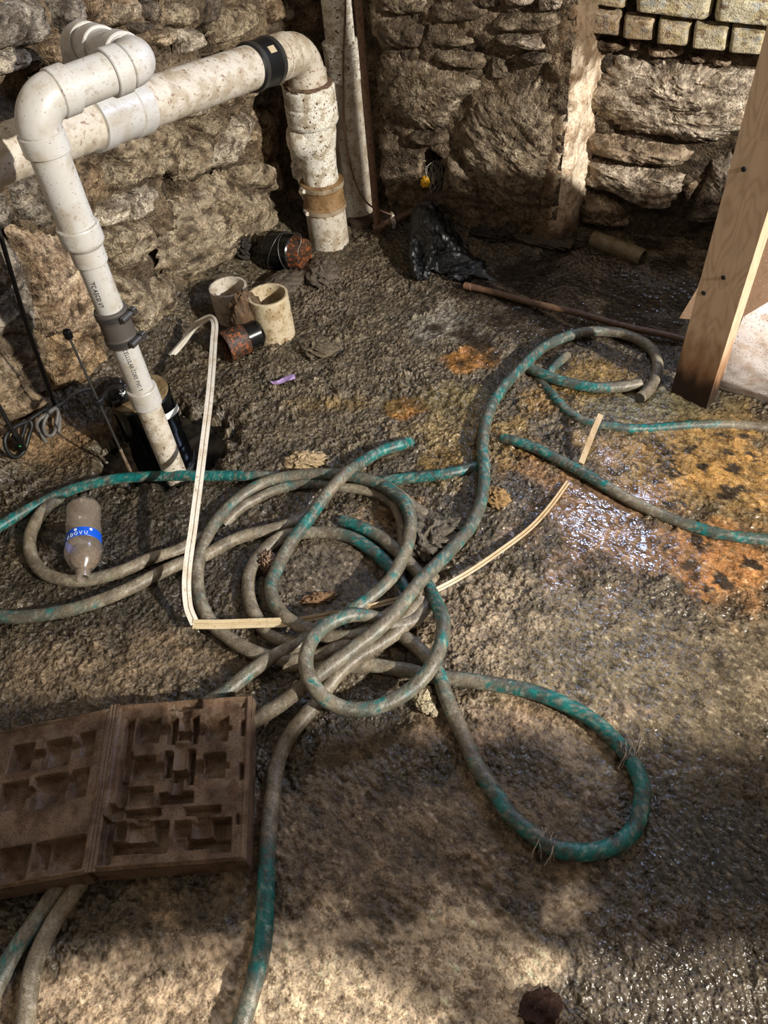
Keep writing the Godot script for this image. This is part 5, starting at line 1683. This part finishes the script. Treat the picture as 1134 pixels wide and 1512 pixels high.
func make_cords():
	cord("power_cord", "straight black cord hanging down the stone wall at the far left", [Vector3(-0.6795, 0.5238, -1.4821), Vector3(-0.6853, 0.4442, -1.4654), Vector3(-0.6934, 0.3707, -1.454), Vector3(-0.7021, 0.2925, -1.4419), Vector3(-0.7092, 0.2155, -1.4318), Vector3(-0.7143, 0.1491, -1.4247), Vector3(-0.7167, 0.092, -1.4129), Vector3(-0.7195, 0.0438, -1.4089)], 0.0048, M.cord)
	cord("coiled_cord", "grey cord coiled in small loops at the wall foot left of the pump", [Vector3(-0.6261, 0.0357, -1.4708), Vector3(-0.6502, 0.0586, -1.4543), Vector3(-0.6784, 0.0649, -1.432), Vector3(-0.7031, 0.0568, -1.4146), Vector3(-0.7186, 0.0614, -1.3929), Vector3(-0.7356, 0.0602, -1.3692), Vector3(-0.7468, 0.0393, -1.3534), Vector3(-0.7464, 0.0134, -1.3454), Vector3(-0.7382, -0.0032, -1.3483), Vector3(-0.727, 0.0017, -1.364), Vector3(-0.7163, 0.0249, -1.3875), Vector3(-0.7101, 0.0533, -1.3962), Vector3(-0.716, 0.0686, -1.3794), Vector3(-0.7308, 0.0582, -1.3501), Vector3(-0.7354, 0.0321, -1.3436), Vector3(-0.7276, 0.0189, -1.3545), Vector3(-0.7163, 0.036, -1.3703), Vector3(-0.7084, 0.0624, -1.39), Vector3(-0.7211, 0.0675, -1.3723), Vector3(-0.7421, 0.0647, -1.3515), Vector3(-0.7501, 0.0439, -1.3489), Vector3(-0.7446, 0.0238, -1.3565)], 0.0042, M.grey_cord, Color(0.17, 0.16, 0.145))
	cord("loop_cord", "dark looped cord lying on the wall foot at the left edge", [Vector3(-0.7169, 0.0524, -1.4126), Vector3(-0.7389, 0.066, -1.3816), Vector3(-0.7629, 0.0708, -1.348), Vector3(-0.7829, 0.0788, -1.32), Vector3(-0.7953, 0.0765, -1.294), Vector3(-0.7991, 0.0537, -1.2802), Vector3(-0.7922, 0.0291, -1.2812), Vector3(-0.7799, 0.0252, -1.2984), Vector3(-0.7666, 0.043, -1.3257), Vector3(-0.757, 0.0703, -1.3477), Vector3(-0.7757, 0.0525, -1.3302), Vector3(-0.7842, 0.0402, -1.3183)], 0.0048, M.cord)
	var t := thing("cord_plug", "black inline plug with a tiny green light at the left edge", "plug")
	var pl := [Vector3(-0.7739, 0.2294, -1.2982), Vector3(-0.7736, 0.1538, -1.2986), Vector3(-0.7745, 0.1057, -1.2974), Vector3(-0.7745, 0.0722, -1.2974), Vector3(-0.7761, 0.036, -1.2952)]
	var g := geo()
	sweep(g, curve(pl.slice(0, 4), 0.008), 0.0045, 10)
	obj("lead", g, M.cord, t)
	g = geo()
	var d: Vector3 = (pl[4] - pl[3]).normalized()
	bar(g, pl[3] + d * 0.016, Vector3.UP.cross(d).normalized(), d, d.cross(Vector3.UP.cross(d).normalized()), Vector3(0.022, 0.036, 0.018), 0.005)
	obj("body", g, M.black_gloss, t)
	g = geo()
	var lp: Vector3 = pl[3] + d * 0.026 + Vector3(0.35, 0.7, 0.62) * 0.0115
	lathe(g, lp, Vector3(0.35, 0.7, 0.62), prof([0.0035, 0.0, 0.003, 0.002, 0.0, 0.003]), 10)
	obj("indicator_light", g, M.led_green, t)

# ---------------------------------------------------------------- loose things

func ribbon(g: Dictionary, pts: PackedVector3Array, w: float, h: float, face: Vector3, tint: Color, groove := true):
	var sec := [Vector2(-1, -0.5), Vector2(-1, 0.5), Vector2(-0.22, 0.5), Vector2(-0.14, -0.15), Vector2(0.14, -0.15), Vector2(0.22, 0.5), Vector2(1, 0.5), Vector2(1, -0.5)] if groove else [Vector2(-1, -0.5), Vector2(-1, 0.5), Vector2(1, 0.5), Vector2(1, -0.5)]
	for k in sec.size():
		var s0: Vector2 = sec[k]
		var s1: Vector2 = sec[(k + 1) % sec.size()]
		var p := PackedVector3Array()
		for i in pts.size():
			var t := (pts[mini(i + 1, pts.size() - 1)] - pts[maxi(i - 1, 0)]).normalized()
			var side := t.cross(face).normalized()
			var nn := side.cross(t)
			for s in [s0, s1]:
				p.append(pts[i] + side * s.x * w / 2.0 + nn * s.y * h)
		grid(g, pts.size(), 2, p, false, false, tint)
	for e in [0, pts.size() - 1]:
		var t := (pts[1] - pts[0]).normalized() if e == 0 else (pts[e] - pts[e - 1]).normalized()
		var side := t.cross(face).normalized()
		var nn := side.cross(t)
		var c := PackedVector3Array()
		for s in sec:
			c.append(pts[e] + side * s.x * w / 2.0 + nn * s.y * h)
		tri_poly(g, c, -t if e == 0 else t, tint)

func make_trim_strips():
	var face := Vector3(0.1, 0.72, 0.68)
	var g := geo()
	var a := curve([Vector3(-0.4906, 0.004, -1.6252), Vector3(-0.461, 0.02, -1.6491), Vector3(-0.4239, 0.05, -1.6692), Vector3(-0.393, 0.075, -1.659), Vector3(-0.369, 0.092, -1.6408), Vector3(-0.3547, 0.1, -1.6035), Vector3(-0.3505, 0.105, -1.5323), Vector3(-0.342, 0.118, -1.3164), Vector3(-0.3471, 0.108, -1.1194), Vector3(-0.3559, 0.09, -0.9586), Vector3(-0.3643, 0.07, -0.8643), Vector3(-0.3642, 0.045, -0.8151), Vector3(-0.3536, 0.03, -0.7863)], 0.012)
	ribbon(g, a, 0.0155, 0.004, face, Color(0.92, 0.90, 0.86).srgb_to_linear())
	var b := PackedVector3Array([Vector3(-0.3568, 0.031, -0.7847), Vector3(-0.3025, 0.03, -0.7782), Vector3(-0.2425, 0.03, -0.7731), Vector3(-0.1915, 0.034, -0.7651)])
	ribbon(g, b, 0.0165, 0.004, Vector3(0, 0.9, 0.43), Color(0.84, 0.77, 0.64).srgb_to_linear())
	var t := thing("bent_trim", "long white plastic trim strip bent into an L, arching from the pipe stubs to the hose pile", "trim strip")
	obj("strip", g, M.white_strip, t)
	g = geo()
	for k in 4:
		var e := b[3] + Vector3(0.001 * k, 0.0, -0.006 + 0.004 * k)
		ribbon(g, PackedVector3Array([e - Vector3(0.004, 0, 0), e + Vector3(0.006, 0.003, 0.004), e + Vector3(0.004 - 0.002 * k, -0.003, 0.012)]), 0.003, 0.001, Vector3.UP, Color(0.88, 0.82, 0.72), false)
	obj("frayed_end", g, M.white_strip, t)
	g = geo()
	var c := curve([Vector3(-0.1773, 0.034, -0.7661), Vector3(-0.0985, 0.034, -0.7727), Vector3(-0.0309, 0.038, -0.7782), Vector3(0.0103, 0.03, -0.7898), Vector3(0.0394, 0.024, -0.7931), Vector3(0.0721, 0.026, -0.8021), Vector3(0.1383, 0.022, -0.837), Vector3(0.2095, 0.016, -0.8857), Vector3(0.2732, 0.012, -0.9334), Vector3(0.3208, 0.009, -0.9816), Vector3(0.3749, 0.004, -1.0484)], 0.012)
	ribbon(g, c, 0.0095, 0.004, face, Color(0.74, 0.66, 0.54).srgb_to_linear())
	tag(obj("thin_strip", g, M.white_strip), "thin weathered strip running from under the pile up to the wet orange patch", "trim strip")
	g = geo()
	var s := PackedVector3Array([Vector3(0.4714, 0.055, -1.1816), Vector3(0.4483, 0.035, -1.1486), Vector3(0.4118, 0.012, -1.0892)])
	ribbon(g, s, 0.012, 0.003, Vector3(0, 0.75, 0.65), Color(0.72, 0.64, 0.53).srgb_to_linear(), false)
	tag(obj("splinter", g, M.white_strip), "small upright pale splinter leaning on the teal and yellow-green hose", "splinter")

func make_bag():
	var g := geo()
	var rows := [
		[Vector3(0.171, 0.05, -2.1163), Vector3(0.1819, 0.085, -2.0929), Vector3(0.2062, 0.1, -2.0812), Vector3(0.2344, 0.095, -2.0767), Vector3(0.2615, 0.075, -2.0665), Vector3(0.283, 0.04, -2.0428)],
		[Vector3(0.154, 0.04, -2.0328), Vector3(0.1648, 0.07, -2.0123), Vector3(0.1857, 0.09, -1.9885), Vector3(0.2237, 0.082, -1.9651), Vector3(0.263, 0.055, -1.9547), Vector3(0.3122, 0.02, -1.9558)],
		[Vector3(0.1423, 0.02, -1.9483), Vector3(0.1517, 0.055, -1.9313), Vector3(0.1747, 0.045, -1.9407), Vector3(0.2052, 0.062, -1.9108), Vector3(0.2412, 0.04, -1.9065), Vector3(0.3266, 0.016, -1.8806)],
		[Vector3(0.1407, 0.008, -1.884), Vector3(0.1518, 0.045, -1.8675), Vector3(0.1675, 0.022, -1.8688), Vector3(0.1954, 0.05, -1.8636), Vector3(0.2303, 0.018, -1.8834), Vector3(0.3407, 0.014, -1.8326)],
		[Vector3(0.1482, 0.004, -1.8344), Vector3(0.1543, 0.02, -1.8339), Vector3(0.1685, 0.008, -1.8339), Vector3(0.186, 0.035, -1.8499), Vector3(0.221, 0.006, -1.8708), Vector3(0.3686, 0.006, -1.793)],
	]
	sheet(g, rows, 12, 0.014, 61, 0.002, Color.WHITE, 26.0)
	var t := thing("plastic_bag", "crumpled black plastic bag slumped against the dark back wall", "bag")
	obj("film", g, M.bag_plastic, t)
	g = geo()
	crumple(g, Vector3(0.178, 0.014, -1.8663), Vector3(0.018, 0.014, 0.022), 71, 0.4, Color(0.5, 0.5, 0.52))
	crumple(g, Vector3(0.2972, 0.012, -1.8587), Vector3(0.05, 0.014, 0.03), 72, 0.5, Color(0.4, 0.4, 0.4), 0.5)
	obj("knotted_end", g, M.bag_plastic, t)

func make_bottle():
	var t := thing("plastic_bottle", "crushed clear plastic bottle with a blue label lying mouth towards the viewer", "bottle")
	var a := Vector3(-0.601, 0.042, -1.095)
	var b := Vector3(-0.574, 0.034, -0.915)
	var d := (b - a).normalized()
	var m: StandardMaterial3D = M.bottle_plastic
	m.albedo_color = Color(0.72, 0.65, 0.58, 0.24)
	m.roughness = 0.22
	var pr := [0.0, 0.008, 0.02, 0.004, 0.028, 0.0, 0.0315, 0.006]
	for k in 6:
		pr.append_array([0.0328, 0.012 + k * 0.011, 0.0312, 0.0175 + k * 0.011])
	pr.append_array([0.0325, 0.08, 0.0325, 0.103, 0.034, 0.108, 0.0345, 0.118, 0.033, 0.13, 0.028, 0.145, 0.02, 0.157, 0.0125, 0.163, 0.0118, 0.168, 0.0140, 0.169, 0.0140, 0.172, 0.0118, 0.173, 0.0118, 0.184, 0.0105, 0.184, 0.0105, 0.16])
	var g := geo()
	lathe(g, a, d, prof(pr), 32, null, true)
	# dents
	for k in g.v.size():
		var q: Vector3 = g.v[k]
		var al := (q - a).dot(d)
		var ax := a + d * al
		g.v[k] = ax + (q - ax) * (1.0 + 0.10 * n_lump.get_noise_3d(q.x * 1.6, q.y * 1.6, q.z * 1.6))
	obj("shell", g, m, t)
	g = geo()
	lathe(g, a, d, prof([0.033, 0.083, 0.0334, 0.0835, 0.0334, 0.104, 0.033, 0.1045]), 40)
	var lab := obj("label", g, M.label_blue, t)
	var up := Vector3.UP - d * Vector3.UP.dot(d)
	up = up.normalized()
	var side := d.cross(up)
	var txt := "ADOVU"
	var sf := SystemFont.new()
	sf.font_names = PackedStringArray(["Droid Sans"])
	for k in txt.length():
		var an := 0.62 - k * 0.27
		var n := (up * cos(an) + side * sin(an)).normalized()
		var tm := TextMesh.new()
		tm.font = sf
		tm.text = txt[k]
		tm.font_size = 32
		tm.pixel_size = 0.0105 / 32.0
		tm.depth = 0.0005
		var o := obj("letter", tm, M.label_white, lab)
		var x := n.cross(d).normalized()
		o.transform = Transform3D(Basis(-x if x.dot(Vector3(1, 0, 0)) < 0.0 else x, -d, n if x.dot(Vector3(1, 0, 0)) >= 0.0 else n), a + d * 0.0985 + n * 0.0336)
		if x.dot(Vector3(1, 0, 0)) < 0.0:
			o.transform = Transform3D(Basis(x, d, n).orthonormalized(), o.position)
	for an in [0.12, -0.75]:
		var n := (up * cos(an) + side * sin(an)).normalized()
		g = geo()
		lathe(g, a + d * 0.0882 + n * 0.0334, n, prof([0.003, 0.0, 0.0028, 0.0004, 0.0, 0.0005]), 12)
		obj("emblem", g, M.label_white, lab)
	g = geo()
	lathe(g, a + Vector3(0, -0.004, 0), d, prof([0.0, 0.09, 0.02, 0.095, 0.027, 0.115, 0.024, 0.135, 0.012, 0.15, 0.0, 0.155]), 20, null, true)
	var dirt := geo()
	crumple(dirt, a + d * 0.122 - Vector3(0, 0.012, 0), Vector3(0.024, 0.014, 0.026), 81, 0.3, Color(0.50, 0.40, 0.30))
	obj("sludge", dirt, M.wet_matter, t)

func clump(called: String, label: String, cat: String, at: Vector3, s: Vector3, sd: int, col: Color, m: Material, turn := 0.0, rough := 0.5, freq := 1.8):
	var g := geo()
	crumple(g, ground(at, s.y * 0.45), s, sd, rough, col, turn, freq)
	return tag(obj(called, g, m), label, cat)

func make_litter():
	clump("crumpled_paper", "pale crumpled paper on the mud above the round hose loop", "paper", Vector3(-0.1516, 0, -1.1925), Vector3(0.036, 0.014, 0.018), 11, Color(0.80, 0.70, 0.55), M.matter, -0.1, 0.75, 2.2)
	clump("dead_leaf", "curled tan leaf beside the S-shaped hose near the orange stains", "leaf", Vector3(0.2245, 0, -1.0225), Vector3(0.022, 0.014, 0.019), 12, Color(0.72, 0.58, 0.40), M.matter, -0.7, 0.6)
	clump("crumpled_paper", "small pinkish paper wad against the inner hose arc", "paper", Vector3(-0.2305, 0.02, -0.9237), Vector3(0.013, 0.016, 0.017), 13, Color(0.68, 0.56, 0.47), M.matter, 0.3, 0.8, 2.4)
	clump("crumpled_paper", "tiny brown scrap on the bare mud inside the hose loops", "paper", Vector3(-0.135, 0, -0.8307), Vector3(0.024, 0.007, 0.009), 14, Color(0.62, 0.49, 0.37), M.matter, 0.1, 0.8, 2.4)
	var torn := thing("torn_paper", "cream torn paper scraps under the small front hose loop", "paper")
	for q in [[Vector3(0.0216, 0, -0.6218), 0.012], [Vector3(0.0316, 0, -0.6106), 0.013], [Vector3(0.0392, 0, -0.5999), 0.010], [Vector3(0.0252, 0, -0.5943), 0.009], [Vector3(0.0342, 0, -0.5859), 0.011], [Vector3(0.0197, 0, -0.6047), 0.007], [Vector3(0.0431, 0, -0.5777), 0.007]]:
		var sg := geo()
		var w: float = q[1]
		crumple(sg, ground(q[0], 0.006 + 0.3 * w), Vector3(w, 0.005, w * 0.8), int(w * 9000.0), 0.5, Color(0.85, 0.79, 0.66), w * 300.0, 1.1)
		obj("scrap", sg, M.matter, torn)
	clump("mud_clump", "large ragged grey mud clump between the round loop and the S hose", "dirt", Vector3(0.0831, 0, -0.9369), Vector3(0.036, 0.022, 0.044), 16, Color(0.46, 0.42, 0.36), M.wet_matter, 0.2, 0.8, 2.4)
	clump("mud_clump", "ragged clump at the end of the round loop beside the S hose", "dirt", Vector3(0.1156, 0, -0.9632), Vector3(0.03, 0.018, 0.022), 26, Color(0.42, 0.39, 0.33), M.wet_matter, -0.6, 0.8, 2.4)
	clump("crumpled_paper", "grey-brown crumpled rag on the mud right of the yellowed stub", "rag", Vector3(-0.1213, 0, -1.594), Vector3(0.036, 0.014, 0.03), 17, Color(0.50, 0.45, 0.37), M.matter, -0.6, 0.75, 2.2)
	clump("mud_clump", "grey mud lump heaped below the black coupling in the corner", "dirt", Vector3(-0.0982, 0, -1.9187), Vector3(0.045, 0.024, 0.05), 18, Color(0.45, 0.40, 0.345), M.wet_matter, 0.2, 0.4)
	clump("mud_clump", "low mud heap between the yellowed stub and the black coupling", "dirt", Vector3(-0.204, 0, -1.8885), Vector3(0.06, 0.022, 0.04), 19, Color(0.42, 0.37, 0.31), M.wet_matter, 0.6, 0.35)
	clump("tar_lump", "black wet lump behind the whiter pipe stub at the wall foot", "dirt", Vector3(-0.3186, 0, -2.0437), Vector3(0.026, 0.03, 0.04), 20, Color(0.22, 0.185, 0.15), M.wet_matter, 0.2, 0.6)
	clump("stone_chip", "dark reddish stone at the bottom edge of the floor", "stone", Vector3(0.1259, 0, -0.1618), Vector3(0.021, 0.008, 0.017), 21, Color(0.31, 0.22, 0.18), M.matter, 0.4, 0.75, 0.75)
	clump("stone_chip", "tan chip of stone by the bag at the hole", "stone", Vector3(0.2892, 0.02, -2.2027), Vector3(0.018, 0.012, 0.014), 22, Color(0.48, 0.40, 0.33), M.matter, 0.4, 0.3, 1.0)
	clump("wet_leaves", "dark wet leaf litter at the foot of the dark back wall", "leaves", Vector3(0.3925, 0, -2.0083), Vector3(0.045, 0.012, 0.02), 23, Color(0.19, 0.16, 0.14), M.wet_matter, -0.5, 0.9, 2.6)
	clump("mud_clump", "flat mud pat at the foot of the plastered corner strip", "dirt", Vector3(0.5208, 0, -1.9467), Vector3(0.08, 0.015, 0.03), 24, Color(0.36, 0.31, 0.25), M.wet_matter, -0.6, 0.4)
	# lilac wrapper
	var g := geo()
	sheet(g, [[Vector3(-0.2347, 0.018, -1.4623), Vector3(-0.2146, 0.022, -1.4562), Vector3(-0.1965, 0.016, -1.476), Vector3(-0.1754, 0.026, -1.4698)], [Vector3(-0.2293, 0.012, -1.4586), Vector3(-0.2128, 0.014, -1.4533), Vector3(-0.1925, 0.02, -1.4523), Vector3(-0.1735, 0.018, -1.4617)]], 6, 0.004, 91, 0.0008, Color.WHITE, 60.0)
	tag(obj("wrapper", g, M.lilac_paper), "small lilac and white wrapper scrap on the mud below the stubs", "wrapper")
	# yellow wrapper and wire in the wall hole
	g = geo()
	crumple(g, Vector3(0.2206, 0.129, -2.1451), Vector3(0.011, 0.013, 0.010), 95, 0.5, Color(1, 1, 1))
	tag(obj("yellow_wrapper", g, M.yellow_wrap), "bright yellow wrapper stuffed in the hole of the back wall", "wrapper")
	g = geo()
	var c: Vector3 = Vector3(0.2481, 0.1317, -2.1624)
	for k in 26:
		var pts := []
		for i in 5:
			pts.append(c + Vector3(rng.randf_range(-0.026, 0.026), rng.randf_range(-0.05, 0.05), rng.randf_range(-0.02, 0.025)))
		sweep(g, curve(pts, 0.006), 0.0011, 6, Color(0.55, 0.5, 0.42))
	tag(obj("wire_tangle", g, M.matter), "tangle of thin grey wire mesh inside the hole of the back wall", "wire")
	# strands caught on the long loop
	for s in [[Vector3(0.3285, 0.016, -0.4728), "tuft of pale roots wrapped round the long loop's bright teal bend"], [Vector3(0.1744, 0.014, -0.3532), "thin dry strands wound round the bottom of the long loop"]]:
		g = geo()
		var o: Vector3 = s[0]
		for k in 22:
			var q := o + Vector3(rng.randf_range(-0.014, 0.014), 0, rng.randf_range(-0.012, 0.012))
			var pts := [q + Vector3(rng.randf_range(-0.012, 0.002), -0.008, 0.012), q + Vector3(0, 0.012, 0.002), q + Vector3(rng.randf_range(0.0, 0.016), rng.randf_range(-0.004, 0.008), -0.014)]
			sweep(g, curve(pts, 0.004), 0.0007, 5, Color(0.62, 0.52, 0.42) if k % 3 else Color(0.2, 0.16, 0.13))
		tag(obj("root_tuft", g, M.matter), s[1], "roots")
